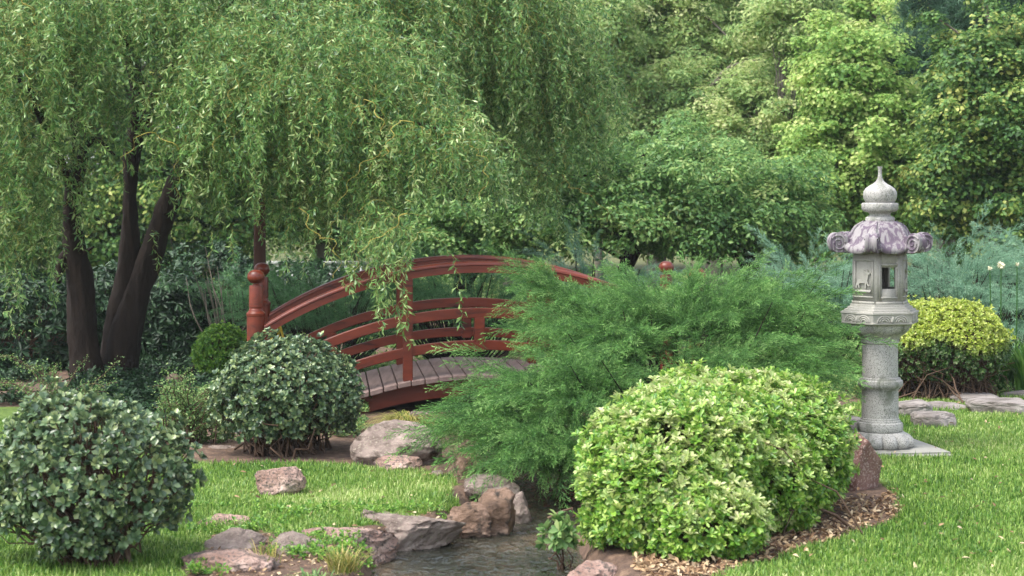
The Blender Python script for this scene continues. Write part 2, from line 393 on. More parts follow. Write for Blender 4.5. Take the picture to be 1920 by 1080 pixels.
# ------------------------------------------------------------------ rocks
def rock(px0, px1, py0, py1, Y, mat, label, group=None, depth=None, seed=0, flat=0, zb=None, name='rock', cuts=9, rough=.06, cat='rock', boxy=0):
    """px0..px1 wide, top row py0, foot row py1, at distance Y"""
    sc = F / Y; wd = (px1 - px0) / sc; c = at((px0 + px1) / 2, py1, Y); top = CAMH - (py0 - HOR) / sc
    base = c[2] if zb is None else zb
    h = top - base; sink = .35 * h + .02; hh = (h + sink) / 2; dp = (depth or wd * .7)
    bm = bmesh.new(); bmesh.ops.create_icosphere(bm, subdivisions=6 if wd > .3 else 5, radius=1.0)
    r = np.random.default_rng(seed + 100)
    V = np.array([v.co[:] for v in bm.verts])
    if name == 'path_stone': V = np.sign(V) * np.abs(V) ** np.array([.5, .5, .38]); rough = .035; cuts = 3; flat = 0
    if flat: V = np.sign(V) * np.abs(V) ** np.array([.8, .8, .55]); 
    for _ in range(cuts):
        n_ = norm(r.normal(size=3) * np.array([1, 1, .8])); d_ = r.uniform(.55, .85); s_ = V @ n_
        V = V - np.clip(s_ - d_, 0, None)[:, None] * n_ * .92
    sd_ = seed * 7.3
    N = np.array([mnoise.fractal(Vector((v[0] * 1.3 + sd_, v[1] * 1.3, v[2] * 1.6)), 1.0, 2.0, 5) for v in V])
    N2 = np.array([mnoise.fractal(Vector((v[0] * 4 + sd_, v[1] * 4, v[2] * 5)), .8, 2.0, 6) for v in V])
    V = V * (1 + rough * 1.5 * N + rough * .9 * N2)[:, None]
    lo, hi = V.min(0), V.max(0); V = (V - (lo + hi) / 2) / ((hi - lo) / 2)
    V = V * np.array([wd / 2, dp / 2, hh]) + np.array([0, 0, (h - sink) / 2])
    for v, co in zip(bm.verts, V): v.co = co
    me = bpy.data.meshes.new(name); bm.to_mesh(me); bm.free(); me.shade_smooth()
    o = link(me, name, mat); o.location = (c[0], Y + dp * .35, base); o.rotation_euler = (0, 0, 0)
    return tag(o, label, cat, group)

RK = 'rocks edging the stream and lawn'
rock(475, 572, 877, 924, 11.75, M['rock_pink'], 'pinkish boulder standing alone in the left lawn', RK, seed=1, rough=.05)
rock(650, 828, 796, 870, 13.1, M['rock_grey'], 'broad grey brown boulder below the bridge beside the clipped shrub', RK, seed=2, depth=.6, cuts=6, rough=.035)
rock(697, 792, 857, 884, 12.75, M['rock_pink'], 'low pink stone in front of the broad boulder below the bridge', RK, seed=3, flat=1)
rock(806, 832, 882, 897, 12.5, M['rock_grey'], 'fist sized pale stone at the lawn corner by the juniper', RK, seed=4)
rock(828, 915, 848, 908, 12.45, M['rock_brown'], 'brown rock tucked beneath the juniper fronds', RK, seed=5)
rock(865, 978, 897, 934, 12.0, M['rock_grey'], 'dark flat slab lying behind the upright rock at the stream', RK, seed=6, flat=1, depth=.45)
rock(884, 968, 918, 1000, 11.25, M['rock_brown'], 'upright wedge shaped brown rock standing at the water edge', RK, seed=7, zb=-.16, rough=.08, depth=.26)
rock(944, 999, 925, 990, 11.6, M['rock_grey'], 'speckled rock leaning on the upright rock above the dark gap', RK, seed=8, zb=-.16, depth=.3)
rock(820, 922, 945, 1000, 11.15, M['rock_brown'], 'reddish low rock left of the upright rock', RK, seed=9, zb=-.16)
rock(636, 874, 968, 1036, 10.75, M['rock_grey'], 'long flat dark slab sloping into the stream', RK, seed=10, flat=1, zb=-.16, depth=.42, rough=.08)
rock(535, 745, 994, 1052, 10.3, M['rock_pink'], 'long pinkish slab below the sloping dark slab', RK, seed=11, flat=1, zb=-.1, depth=.35)
rock(500, 622, 1006, 1074, 9.95, M['rock_grey'], 'grooved grey rock beside the grass tuft', RK, seed=12, zb=-.08, depth=.34, flat=1)
rock(345, 475, 970, 1014, 10.7, M['rock_pink'], 'flat pale stone at the lawn edge, hindmost of three by the round-leaved shrub', RK, seed=13, flat=1, depth=.3)
rock(362, 495, 996, 1058, 10.1, M['rock_grey'], 'rounded grey stone between the flat pale stone and the block at the bottom edge', RK, seed=14, depth=.3)
rock(330, 530, 1040, 1104, 9.5, M['rock_pink'], 'squared pinkish block at the bottom edge of the picture', RK, seed=15, flat=1, depth=.34, cuts=4)
rock(1560, 1662, 812, 918, 12.0, M['rock_red'], 'reddish upright rock between the big hedge and the stone lantern', RK, seed=16, depth=.3, cuts=5, rough=.04)
rock(1035, 1180, 1058, 1110, 9.55, M['rock_pink'], 'pale pink stone at the water under the green hedge', RK, seed=18, flat=1, zb=-.16)
rock(298, 378, 700, 765, 17.4, M['rock_brown'], 'brown boulder behind the fine-leaved shrub near the willow trunk', RK, seed=19)
rock(378, 455, 838, 862, 13.9, M['rock_grey'], 'dark flat stone in the soil beside the clipped shrub', RK, seed=20, flat=1)
rock(745, 830, 770, 815, 14.6, M['rock_grey'], 'grey stone behind the sedge tuft under the bridge', RK, seed=21)
rock(590, 668, 985, 1008, 10.95, M['rock_pink'], 'small pink stone at the lawn edge behind the long pinkish slab', RK, seed=41, flat=1)
rock(455, 520, 1002, 1030, 10.5, M['rock_grey'], 'small grey stone wedged between the pale flat stone and the grooved rock', RK, seed=42, flat=1)
rock(600, 660, 1040, 1078, 9.75, M['rock_brown'], 'brown stone at the foot of the long grass tuft', RK, seed=43, flat=1)
rock(790, 850, 930, 962, 11.7, M['rock_grey'], 'small dark stone between the lawn and the reddish low rock', RK, seed=45, flat=1)
PS = 'flat stones stepping through the right lawn'
rock(1672, 1752, 753, 784, 15.9, M['stone_slab'], 'thick flat path stone directly right of the lantern column', PS, seed=31, flat=1, depth=.5, name='path_stone', cat='stone', cuts=3)
rock(1715, 1800, 776, 797, 15.2, M['stone_slab'], 'path stone with a broken front, nearest to the lantern foot', PS, seed=32, flat=1, depth=.35, name='path_stone', cat='stone', cuts=4)
rock(1785, 1880, 741, 757, 17.0, M['stone_slab'], 'thin path stone in front of the yellow topped hedge', PS, seed=33, flat=1, depth=.5, name='path_stone', cat='stone', cuts=4)
rock(1822, 1960, 752, 776, 16.1, M['stone_slab'], 'wide path stone reaching the right edge of the picture', PS, seed=34, flat=1, depth=.5, name='path_stone', cat='stone', cuts=4)
rock(1745, 1815, 757, 769, 16.4, M['stone_slab'], 'small sunken path stone between the thick stone and the right edge stone', PS, seed=36, flat=1, depth=.35, name='path_stone', cat='stone', cuts=4)
rock(1880, 1990, 736, 749, 17.3, M['stone_slab'], 'farthest path stone at the right edge below the strap leaves', PS, seed=37, flat=1, depth=.4, name='path_stone', cat='stone', cuts=4)
rock(1575, 1618, 783, 812, 14.9, M['stone_slab'], 'path stone showing between the hedge and the lantern column', PS, seed=35, flat=1, depth=.4, name='path_stone', cat='stone', cuts=4)

# ------------------------------------------------------------------ bridge
def bridge():
    LB = 3.84; ax = np.array([1, .1, 0]) / math.hypot(1, .1); pv = np.array([-ax[1], ax[0], 0]); up = np.array([0, 0, 1.])
    o0 = at(480, 500, 16.0); o0[2] = 0; mid = o0 + ax * LB / 2; Wd = 1.5; R = 3.47
    B = thing('footbridge', mid, 'red arched timber footbridge with curved rails over the stream', 'bridge')
    def wpt(u_, v_, z_): return mid + ax * u_ + pv * v_ + up * z_
    drop = lambda u_: R - np.sqrt(R * R - np.asarray(u_) ** 2)
    def arc(name, u0, u1, v0, v1, ztop, th, mat, n=48, prof=None, parent=B):
        """curved timber: cross-section profile in (v, z) carried along the arc"""
        us = np.linspace(u0, u1, n)
        if prof is None:
            e = .006; prof = [(v0 + e, 0), (v1 - e, 0), (v1, -e), (v1, -th + e), (v1 - e, -th), (v0 + e, -th), (v0, -th + e), (v0, -e)]
        k = len(prof); V = np.array([[wpt(a_, p_[0], ztop - drop(a_) + p_[1]) for p_ in prof] for a_ in us])
        idx = np.arange(n * k).reshape(n, k); a_ = idx[:-1]; b_ = np.roll(idx, -1, 1)[:-1]; c_ = np.roll(idx, -1, 1)[1:]; d_ = idx[1:]
        Fq = [np.stack([a_, b_, c_, d_], -1).reshape(-1, 4), idx[0][None, ::-1], idx[-1][None]]
        return mesh_np(name, V.reshape(-1, 3), Fq, mat, parent, smooth=True, sharp=40)
    def boxm(name, u0, u1, v0, v1, z0, z1, mat, parent=B, bev=.006):
        bm = bmesh.new(); bmesh.ops.create_cube(bm, size=1)
        for v in bm.verts:
            v.co = Vector(wpt(u0 + (v.co.x + .5) * (u1 - u0), v0 + (v.co.y + .5) * (v1 - v0), z0 + (v.co.z + .5) * (z1 - z0)))
        bmesh.ops.bevel(bm, geom=bm.edges[:], offset=bev, segments=2, affect='EDGES')
        me = bpy.data.meshes.new(name); bm.to_mesh(me); bm.free(); return link(me, name, mat, parent)
    ue = LB / 2 - .07
    for side in (0, 1):
        v = side * Wd
        def rprof(h, w_):
            pr = []
            for a_ in np.linspace(0, math.pi, 9): pr.append((v + w_ / 2 * math.cos(a_), -.02 + .02 * math.sin(a_)))
            pr += [(v - w_ / 2, -.034), (v - w_ / 2 + .012, -.040), (v - w_ / 2 + .012, -h), (v + w_ / 2 - .012, -h), (v + w_ / 2 - .012, -.040), (v + w_ / 2, -.034)]
            return pr[::-1]
        arc('handrail', -ue, ue, 0, 0, 1.306, .1, M['bridge_red'], prof=rprof(.10, .115))
        arc('middle_rail', -ue, ue, v - .035, v + .035, .90, .088, M['bridge_red'])
        arc('lower_rail', -ue, ue, v - .03, v + .03, .62, .085, M['bridge_red'])
        for u_ in (-.62, .62):
            d_ = float(drop(u_))
            boxm('post', u_ - .042, u_ + .042, v - .046, v + .046, .325 - d_, 1.215 - d_, M['bridge_red'])
        for u_ in (-1.27, 0, 1.27):
            d_ = float(drop(u_)); boxm('baluster', u_ - .045, u_ + .045, v - .041, v + .041, .53 - d_ - .01, .82 - d_, M['bridge_red'])
        for e in (-1, 1):
            u_ = e * LB / 2; cxy = wpt(u_, v, 0)
            prof = [(-.3, .078), (.84, .078), (.845, .082), (.865, .083), (.872, .076), (.885, .062), (.9, .06), (.905, .056), (.915, .056), (.92, .06), (1.08, .059), (1.105, .055), (1.108, .03), (1.118, .03)]
            ball = [(1.118 + .06 - .06 * math.cos(a_), .074 * math.sin(a_) ** .8 if 0 < a_ < math.pi else .0) for a_ in np.linspace(.42, math.pi, 12)]
            def lathe_(pr, sides):
                a_ = np.arange(sides) * 2 * math.pi / sides + .1
                V = np.array([[[cxy[0] + r_ * math.cos(q), cxy[1] + r_ * math.sin(q), z_] for q in a_] for z_, r_ in pr]); k = sides; n = len(pr)
                idx = np.arange(n * k).reshape(n, k)
                return V.reshape(-1, 3), [np.stack([idx[:-1], np.roll(idx, -1, 1)[:-1], np.roll(idx, -1, 1)[1:], idx[1:]], -1).reshape(-1, 4)]
            V, Fq = lathe_(prof, 32); po = mesh_np('end_post', V, Fq, M['bridge_red'], B, smooth=True, sharp=35)
            V, Fq = lathe_(ball, 32); bo = mesh_np('finial', V, Fq, M['bridge_red'], smooth=True, sharp=60)
            bo.parent = po; bo.matrix_parent_inverse = po.matrix_basis.inverted() @ Matrix.Translation((0, 0, 0))
            bo.parent = po; bo.matrix_parent_inverse = (Matrix.Translation(B.location) @ po.matrix_parent_inverse @ po.matrix_basis).inverted()
        arc('beam', -ue - .1, ue + .1, v - .02 + (.03 if side == 0 else -.07), v + .05 + (.03 if side == 0 else -.07), .285, .15, M['bridge_red'])
    # deck boards
    r = np.random.default_rng(8); us = np.linspace(-1.9, 1.9, 33)
    for a_, b_ in zip(us[:-1], us[1:]):
        c_ = (a_ + b_) / 2; hw_ = (b_ - a_) / 2 - .004; zt = .33 - float(drop(c_)); sl_ = -c_ / math.sqrt(R * R - c_ * c_); jz = r.uniform(-.003, .003); jv = r.uniform(-.008, .008)
        ca = 1 / math.sqrt(1 + sl_ * sl_)
        bm = bmesh.new(); bmesh.ops.create_cube(bm, size=1)
        for v in bm.verts:
            du = v.co.x * 2 * hw_ * ca; v.co = Vector(wpt(c_ + du, (v.co.y * (Wd + .24)) + Wd / 2 + jv, zt + du * sl_ + (v.co.z - .5) * .042 + jz))
        bmesh.ops.bevel(bm, geom=bm.edges[:], offset=.004, segments=1, affect='EDGES')
        me = bpy.data.meshes.new('deck_board'); bm.to_mesh(me); bm.free(); link(me, 'deck_board', M['deck'], B)
bridge()

# ------------------------------------------------------------------ stone lantern
def lantern():
    c0 = at(1650, 845, 13.8); cx, cyy = c0[0], c0[1]
    T = thing('stone_lantern', (cx, cyy, 0), 'tall grey carved stone lantern with hexagonal scrolled roof on the right lawn', 'lantern')
    A0 = math.radians(-90 - 9.5) + math.atan2(0, 1) - math.radians(0)
    A0 = math.radians(-90 - 9.5) + math.atan2(-cx, cyy) * -1 * 0
    # corner nearest the camera sits 9.5 degrees to its left
    view = math.atan2(-cyy, -cx)          # direction from the lantern to the camera
    A0 = view - math.radians(9.5)
    def hexr(th, k=1.0):
        """radius factor: 1 at the corners, k blends circle->hexagon"""
        a_ = (th - A0 + math.pi / 6) % (math.pi / 3) - math.pi / 6
        a_ = abs(a_); h = math.cos(math.pi / 6) / math.cos(math.pi / 6 - a_); return 1 + (h - 1) * k
    def lathe(name, prof, mat, sides=72, mod=None, parent=T, sharp=38, zmod=None, cap=True):
        n = len(prof); V = np.zeros((n, sides, 3))
        for i, pr in enumerate(prof):
            z, r_ = pr[0], pr[1]; k = pr[2] if len(pr) > 2 else 0
            for j in range(sides):
                th = A0 + j * 2 * math.pi / sides; rr = r_ * hexr(th, k)
                if mod: rr *= mod(th - A0, i, z)
                zz = z + (zmod(th - A0, i, z) if zmod else 0)
                V[i, j] = (cx + rr * math.cos(th), cyy + rr * math.sin(th), zz)
        idx = np.arange(n * sides).reshape(n, sides)
        Fq = [np.stack([idx[:-1], np.roll(idx, -1, 1)[:-1], np.roll(idx, -1, 1)[1:], idx[1:]], -1).reshape(-1, 4)]
        if cap: Fq += [idx[-1][None], idx[0][None, ::-1]]
        return mesh_np(name, V.reshape(-1, 3), Fq, mat, parent, smooth=True, sharp=sharp)
    # slab
    bm = bmesh.new(); bmesh.ops.create_cube(bm, size=1)
    for v in bm.verts: v.co = Vector((cx + .02 + v.co.x * .80, cyy - .02 + v.co.y * .74, -.03 + (v.co.z + .5) * .062))
    bmesh.ops.rotate(bm, verts=bm.verts, cent=(cx, cyy, 0), matrix=Matrix.Rotation(math.radians(9), 3, 'Z'))
    bmesh.ops.bevel(bm, geom=bm.edges[:], offset=.022, segments=3, affect='EDGES')
    me = bpy.data.meshes.new('base_slab'); bm.to_mesh(me); bm.free(); link(me, 'base_slab', M['granite_light'], T)
    lob = lambda n, a: (lambda th, i, z: 1 + a * (abs(math.cos(n * th / 2)) ** .5 - .6) * (1 if 0 < i < 7 else .4))
    lathe('lotus_foot', [(.03, .215), (.045, .235), (.07, .245), (.095, .238), (.118, .215), (.135, .185), (.145, .175)], M['granite'], 144,
          mod=lambda th, i, z: 1 + (.17 if i < 5 else .03) * (abs(math.cos(6 * th)) ** .55 - .75), sharp=80)
    col = [(.143, .150), (.150, .163), (.165, .168), (.195, .168), (.21, .163), (.216, .150), (.228, .148), (.231, .140), (.243, .139), (.246, .135),
           (.452, .134), (.455, .141), (.468, .143), (.472, .158), (.485, .167), (.505, .168), (.52, .165), (.528, .152), (.54, .148), (.544, .132), (.79, .130), (.80, .139), (.815, .140)]
    lathe('column', col, M['granite'], 64)
    lathe('lotus_bowl', [(.812, .137, 0), (.832, .141, 0), (.85, .157, .1), (.868, .192, .3), (.89, .220, .5), (.92, .246, .8), (.945, .256, 1)], M['granite'], 144,
          mod=lambda th, i, z: 1 + (.045 if i < 5 else 0) * (abs(math.cos(6 * th)) ** .5 - .8), sharp=70)
    pl = lathe('platform', [(.942, .285, 1), (.948, .298, 1), (.958, .300, 1), (.961, .292, 1), (1.018, .298, 1), (1.022, .305, 1), (1.034, .303, 1), (1.037, .28, 1), (1.050, .277, 1), (1.053, .256, 1), (1.068, .252, 1), (1.071, .232, 1), (1.09, .228, 1)], M['granite_light'], 72, sharp=20)
    # carved curls on the platform band, one pair per side
    for s in range(6):
        a_ = A0 + (s + .5) * math.pi / 3; n_ = np.array([math.cos(a_), math.sin(a_), 0]); t_ = np.array([-n_[1], n_[0], 0]); o_ = np.array([cx, cyy, .965]) + n_ * (.295 * math.cos(math.pi / 6) + .001)
        mb = MB()
        for sg in (-1, 1):
            for q, rr in enumerate((.052, .036, .02)):
                th = np.linspace(0, math.pi, 12); P = o_ + np.outer(sg * .062 + rr * np.cos(th), t_) + np.outer(rr * .85 * np.sin(th), [0, 0, 1.])
                mb.tube(P, [.0065], 14, 6)
        mb.tube(o_ + np.array([t_ * -.006 + [0, 0, .0], t_ * 0 + [0, 0, .02], t_ * .006 + [0, 0, .04]]), [.012, .014, .009], 6, 8)
        mb.build('carving', M['granite_light'], pl, smooth=True)
    # fire box: six panels, those with a window are frames round an opening
    z0, z1, Rb = 1.088, 1.475, .208; ap = Rb * math.cos(math.pi / 6); hw = Rb / 2
    FB = mesh_np('fire_box', *(lambda: (np.array([[cx + (Rb - .012) * math.cos(A0 + j * math.pi / 3), cyy + (Rb - .012) * math.sin(A0 + j * math.pi / 3), z] for z in (z0, z0 + .012) for j in range(6)]),
          [np.array([[j, (j + 1) % 6, 6 + (j + 1) % 6, 6 + j] for j in range(6)]), np.array([[6, 7, 8, 9, 10, 11]])]))(), M['granite_light'], T)
    for s in range(6):
        a_ = A0 + (s + .5) * math.pi / 3; n_ = np.array([math.cos(a_), math.sin(a_), 0]); t_ = np.array([-n_[1], n_[0], 0]); o_ = np.array([cx, cyy, 0.]) + n_ * ap
        win = s in (0, 3, 2)
        mb = MB()
        def bx(u0, u1, za, zb, d0, d1):
            V = np.array([o_ + t_ * u + n_ * d + np.array([0, 0, z]) for d in (d0, d1) for u, z in ((u0, za), (u1, za), (u1, zb), (u0, zb))])
            mb.add(V, np.array([[0, 1, 2, 3], [7, 6, 5, 4], [0, 4, 5, 1], [1, 5, 6, 2], [2, 6, 7, 3], [3, 7, 4, 0]]))
        if win:
            ow, oz0, oz1 = .053, z0 + .115, z1 - .115
            bx(-hw, -ow, z0, z1, -.03, 0); bx(ow, hw, z0, z1, -.03, 0); bx(-ow, ow, z0, oz0, -.03, 0); bx(-ow, ow, oz1, z1, -.03, 0)
            e = .013                                    # raised moulding round the opening
            ox = ow + .012; bx(-ox - e, -ox, oz0 - .07, oz1 + .012 + e, 0, .009); bx(ox, ox + e, oz0 - .07, oz1 + .012 + e, 0, .009)
            bx(-ox, ox, oz1 + .012, oz1 + .012 + e, 0, .008); bx(-ox, ox, oz0 - .07, oz0 - .058, 0, .008)
        else:
            bx(-hw, hw, z0, z1, -.03, 0)
            e = .012; q0, q1, qw = z0 + .06, z1 - .07, .076
            bx(-qw - e, -qw, q0, q1, 0, .008); bx(qw, qw + e, q0, q1, 0, .008); bx(-qw - e, qw + e, q1, q1 + e, 0, .0075); bx(-qw - e, qw + e, q0 - e, q0, 0, .0075)
        bx(-hw + .004, hw - .004, z0, z0 + .022, 0, .010)
        mb.build('panel', M['granite_light'], T)
        if not win:
            deer = np.array([(-60, 30), (-52, 52), (-20, 56), (2, 56), (16, 62), (24, 78), (26, 92), (12, 104), (2, 116), (-8, 120), (4, 122), (16, 112), (30, 104), (32, 118), (24, 128), (38, 122), (42, 106), (52, 104), (62, 96), (60, 90), (46, 88), (44, 74), (40, 56), (36, 40),
                             (42, 18), (52, 4), (46, -4), (36, 10), (30, 24), (24, 8), (22, -16), (12, -16), (14, 6), (14, 24), (-20, 22), (-34, 24), (-44, 10), (-38, -14), (-48, -16), (-54, 6), (-62, 10), (-64, -14), (-74, -14), (-72, 10), (-66, 24)], float)
            # mirror so that it faces right as seen from outside
            ctr = np.array([-5, 50]); dv = (deer - ctr) * .00098
            bm = bmesh.new(); vs = [bm.verts.new(Vector(o_ + t_ * x_ + n_ * .0005 + np.array([0, 0, 1.27 + y_]))) for x_, y_ in dv]
            f_ = bm.faces.new(vs); ex = bmesh.ops.extrude_face_region(bm, geom=[f_]); ve = [g_ for g_ in ex['geom'] if isinstance(g_, bmesh.types.BMVert)]
            bmesh.ops.translate(bm, verts=ve, vec=Vector(n_ * .014)); bmesh.ops.triangulate(bm, faces=bm.faces[:])
            me = bpy.data.meshes.new('deer_relief'); bm.to_mesh(me); bm.free(); link(me, 'deer_relief', M['granite_light'], FB)
            bx2 = MB(); bx2.tube([o_ + t_ * -.07 + n_ * .004 + np.array([0, 0, 1.185]), o_ + t_ * .07 + n_ * .004 + np.array([0, 0, 1.182])], [.012, .012], 6, 6); bx2.build('carving', M['granite_light'], FB)
    # roof
    cor = lambda th: (math.cos(6 * th) * .5 + .5) ** 2.2
    def rz(th, i, z): return .03 * cor(th) * max(0, (1.60 - z) / .1) if z < 1.6 else 0
    prof = [(1.475, .15, 1), (1.462, .2, 1), (1.455, .27, 1), (1.462, .312, 1), (1.478, .322, 1), (1.495, .318, 1), (1.512, .306, 1), (1.535, .262, .9), (1.565, .238, .8), (1.6, .218, .7), (1.635, .198, .6), (1.662, .172, .5), (1.686, .138, .4), (1.7, .1, .2)]
    rf = lathe('roof', prof, M['granite_roof'], 144, zmod=rz, mod=lambda th, i, z: 1 + .02 * (cor(th)) * (1 if i > 4 else 0), sharp=45)
    for s in range(6):
        a_ = A0 + s * math.pi / 3; n_ = np.array([math.cos(a_), math.sin(a_), 0]); t_ = np.array([-n_[1], n_[0], 0]); o_ = np.array([cx, cyy, 0.])
        # ridge roll that runs down the corner and curls into a volute
        def P2(r_, z_, w_): return o_ + n_ * r_ + t_ * w_ + np.array([0, 0, z_])
        mb = MB()
        pts2 = [(.255, 1.475), (.30, 1.468), (.345, 1.468), (.378, 1.488), (.395, 1.53), (.393, 1.572), (.37, 1.603), (.338, 1.613), (.306, 1.605), (.29, 1.59), (.272, 1.585), (.255, 1.59)]
        ol = spline(np.array(pts2), 40); hwv = .042
        n = len(ol); V = np.vstack([[P2(r_, z_, -hwv + .006) for r_, z_ in (ol - ol.mean(0)) * .94 + ol.mean(0)], [P2(r_, z_, -hwv) for r_, z_ in (ol - ol.mean(0)) * .86 + ol.mean(0)] , [P2(r_, z_, 0) for r_, z_ in ol]])
        sc_ = lambda f: (ol - ol.mean(0)) * f + ol.mean(0)
        rows = [[P2(r_, z_, w_) for r_, z_ in sc_(f)] for f, w_ in ((.985, -hwv), (1, -hwv + .004), (1, -.018), (.93, -.013), (.93, 0), (.93, .013), (1, .018), (1, hwv - .004), (.985, hwv))]
        V = np.array(rows); k = len(rows); idx = np.arange(k * n).reshape(k, n)
        mb.add(V.reshape(-1, 3), [np.stack([idx[:-1], np.roll(idx, -1, 1)[:-1], np.roll(idx, -1, 1)[1:], idx[1:]], -1).reshape(-1, 4), idx[0][None, ::-1], idx[-1][None]])
        for sg in (-1, 1):
            q = np.linspace(0, 1, 40); rr = .056 * (1 - q) + .006; an = .6 + q * 4.2 * math.pi * .9
            P = np.array([P2(.335 + r1_ * math.cos(b1), 1.535 + r1_ * math.sin(b1), sg * (hwv + .001)) for r1_, b1 in zip(rr, an)])
            mb.tube(P, [.0085, .006], 60, 6)
        mb.build('roof_scroll', M['granite_roof'], rf, smooth=True, sharp=50)
        mb = MB()
        mb.tube([P2(.125, 1.694, 0), P2(.185, 1.658, 0), P2(.218, 1.608, 0), P2(.242, 1.57, 0), P2(.30, 1.55, 0)], [.007, .011, .014, .016, .02], 16, 10)
        mb.build('ridge', M['granite_roof'], rf, smooth=True)
    fin = [(1.698, .105), (1.712, .107), (1.722, .104), (1.73, .09), (1.738, .076), (1.752, .078), (1.762, .094), (1.768, .118), (1.785, .132), (1.822, .134), (1.83, .128), (1.833, .102), (1.838, .108), (1.86, .12), (1.888, .124), (1.912, .122), (1.935, .108), (1.955, .082), (1.972, .052), (1.99, .03), (2.01, .019), (2.04, .014), (2.075, .0135), (2.092, .018), (2.1, .019)]
    fo = lathe('finial', fin, M['granite'], 64, mod=lambda th, i, z: 1 + (-.075 * (abs(math.cos(6 * th)) ** .5 - .7) if 7 <= i <= 9 else 0), sharp=50)
lantern()

# ------------------------------------------------------------------ plants: shrubs
def in_view(P, pad=80):
    px = P[..., 0] / P[..., 1] * F + 960; py = HOR + (CAMH - P[..., 2]) / P[..., 1] * F
    return (px > -pad) & (px < 1920 + pad) & (py > -pad) & (py < 1080 + pad)

def shell_points(n, c, r, rng, lo=.7, seed=0, bump=.1, freq=3.0, zmin=-.8, box=1.0):
    """points in the outer layer of a lumpy ellipsoid, with outward directions"""
    d = norm(rng.normal(size=(int(n * 1.6), 3))); d = d[d[:, 2] > zmin][:n]; d = np.sign(d) * np.abs(d) ** box
    k = rng.random(len(d)) ** .5 * (1 - lo) + lo; k = k + (rng.random(len(d)) < .05) * rng.uniform(.03, .15, len(d))
    lump = 1 + bump * sn(d, freq, seed)
    P = d * (k * lump)[:, None] * np.asarray(r) + c
    N = norm(d / np.asarray(r))
    return P, N, k

def twigs_to(base, P, rng, sag=.1, r0=.008, r1=.0025, K=7, wob=.04, spread=.12):
    n = len(P); B = base + rng.normal(size=(n, 3)) * np.array([spread, spread, .0])
    t_ = np.linspace(0, 1, K)[None, :, None]
    mid = B[:, None] * (1 - t_) + P[:, None] * t_
    out_ = (P - B); out_[:, 2] = 0
    mid += -out_[:, None] * (np.sin(t_ * math.pi) * sag) + rng.normal(size=(n, K, 3)) * wob * np.sin(t_ * math.pi)
    R = np.linspace(r0, r1, K)[None] * rng.uniform(.6, 1.4, (n, 1))
    return tubes(mid, np.broadcast_to(R, (n, K)), 4)

def shrub(name, label, cat, lobes, leafmat, twigmat, base, nleaf, ros, seed, twn=160, group=None, up=.5, jit=.5, ageff=None, thin=None, lo=.7, bump=.1, twr=(.009, .003), sc=(.8, 1.2), zmin=-.8, freq=3.0, twlo=.75, foot=.12, box=1.0):
    rng = np.random.default_rng(seed)
    T = thing(name, base, label, cat, group)
    PP, NN = [], []
    tot = sum(r[0] * r[1] + r[0] * r[2] for _, r in lobes)
    for i, (c, r) in enumerate(lobes):
        P, N, k = shell_points(int(nleaf * (r[0] * r[1] + r[0] * r[2]) / tot), c, r, rng, lo, seed + i, bump, freq, zmin, box)
        keep = np.ones(len(P), bool)
        for j, (c2, r2) in enumerate(lobes):
            if j != i: keep &= (((P - c2) / r2) ** 2).sum(1) > .62
        keep &= P[:, 2] > gz(P[:, 0], P[:, 1]) + .03
        PP.append(P[keep]); NN.append(N[keep])
    P = np.vstack(PP); N = np.vstack(NN)
    if thin: q_ = (P[:, 2] > thin[0]) | (rng.random(len(P)) < thin[1]); P = P[q_]; N = N[q_]
    D = norm(N + np.array([0, 0, up]) + rng.normal(size=P.shape) * jit)
    protos = [rosette(rng=rng, **ros) for _ in range(5)]; which = rng.integers(0, 5, len(P))
    mb = MB(); RR = []; AA = []
    for q, (pv, pf, pid) in enumerate(protos):
        s_ = which == q
        if not s_.any(): continue
        V, Fc, R = scatter(pv, pf, pid, frames(D[s_], rng), P[s_], rng.uniform(*sc, s_.sum()), rng)
        mb.add(V, Fc); RR.append(R)
        if ageff is not None: AA.append(np.repeat(ageff(P[s_], N[s_], rng), len(pf)))
    mb.build('foliage', leafmat, T, rnd=np.concatenate(RR), age=np.concatenate(AA) if AA else None)
    sel = rng.choice(len(P), min(twn, len(P)), replace=False); tips = P[sel] * twlo + np.mean(P, 0) * (1 - twlo) if twlo < 1 else P[sel]
    V, Q = twigs_to(np.array(base, float), tips, rng, r0=twr[0], r1=twr[1], spread=foot)
    mesh_np('stem', V, Q, twigmat, T, smooth=True)
    return T

# foreground left shrub (leathery round leaves)
cA = at(182, 905, 9.75)
shrub('round_leaved_shrub', 'rounded shrub of grey green leathery leaves in the bottom left corner', 'shrub',
      [((cA[0], 9.75, .42), (.49, .48, .42)), ((cA[0] - .16, 9.8, .5), (.38, .42, .40)), ((cA[0] + .17, 9.75, .44), (.34, .4, .34)), ((cA[0] - .05, 9.55, .16), (.22, .2, .17)), ((cA[0] - .4, 9.7, .3), (.2, .2, .26))],
      M['shrub_leaf'], M['twig_brown'], (cA[0] + .02, 9.7, -.02), 3500, dict(n=7, L=.043, w=.026, tilt0=.1, tilt1=1.1, droop=.12), 21, twn=240, group='clipped leathery shrubs', lo=.3, bump=.2, freq=5, up=.6, twlo=1, twr=(.010, .003), jit=.6, zmin=-.62, foot=.07)
cB = at(538, 760, 13.75)
shrub('round_leaved_shrub', 'rounded dark green leathery shrub standing before the left end of the bridge', 'shrub',
      [((cB[0] + .02, 13.75, .44), (.53, .5, .42)), ((cB[0] - .1, 13.7, .38), (.42, .45, .36))],
      M['shrub_leaf'], M['twig_brown'], (cB[0] - .02, 13.7, 0), 3600, dict(n=7, L=.043, w=.025, tilt0=.1, tilt1=1.1, droop=.12), 22, twn=220, group='clipped leathery shrubs', lo=.5, bump=.14, freq=5, up=.5, twlo=1, zmin=-.7)

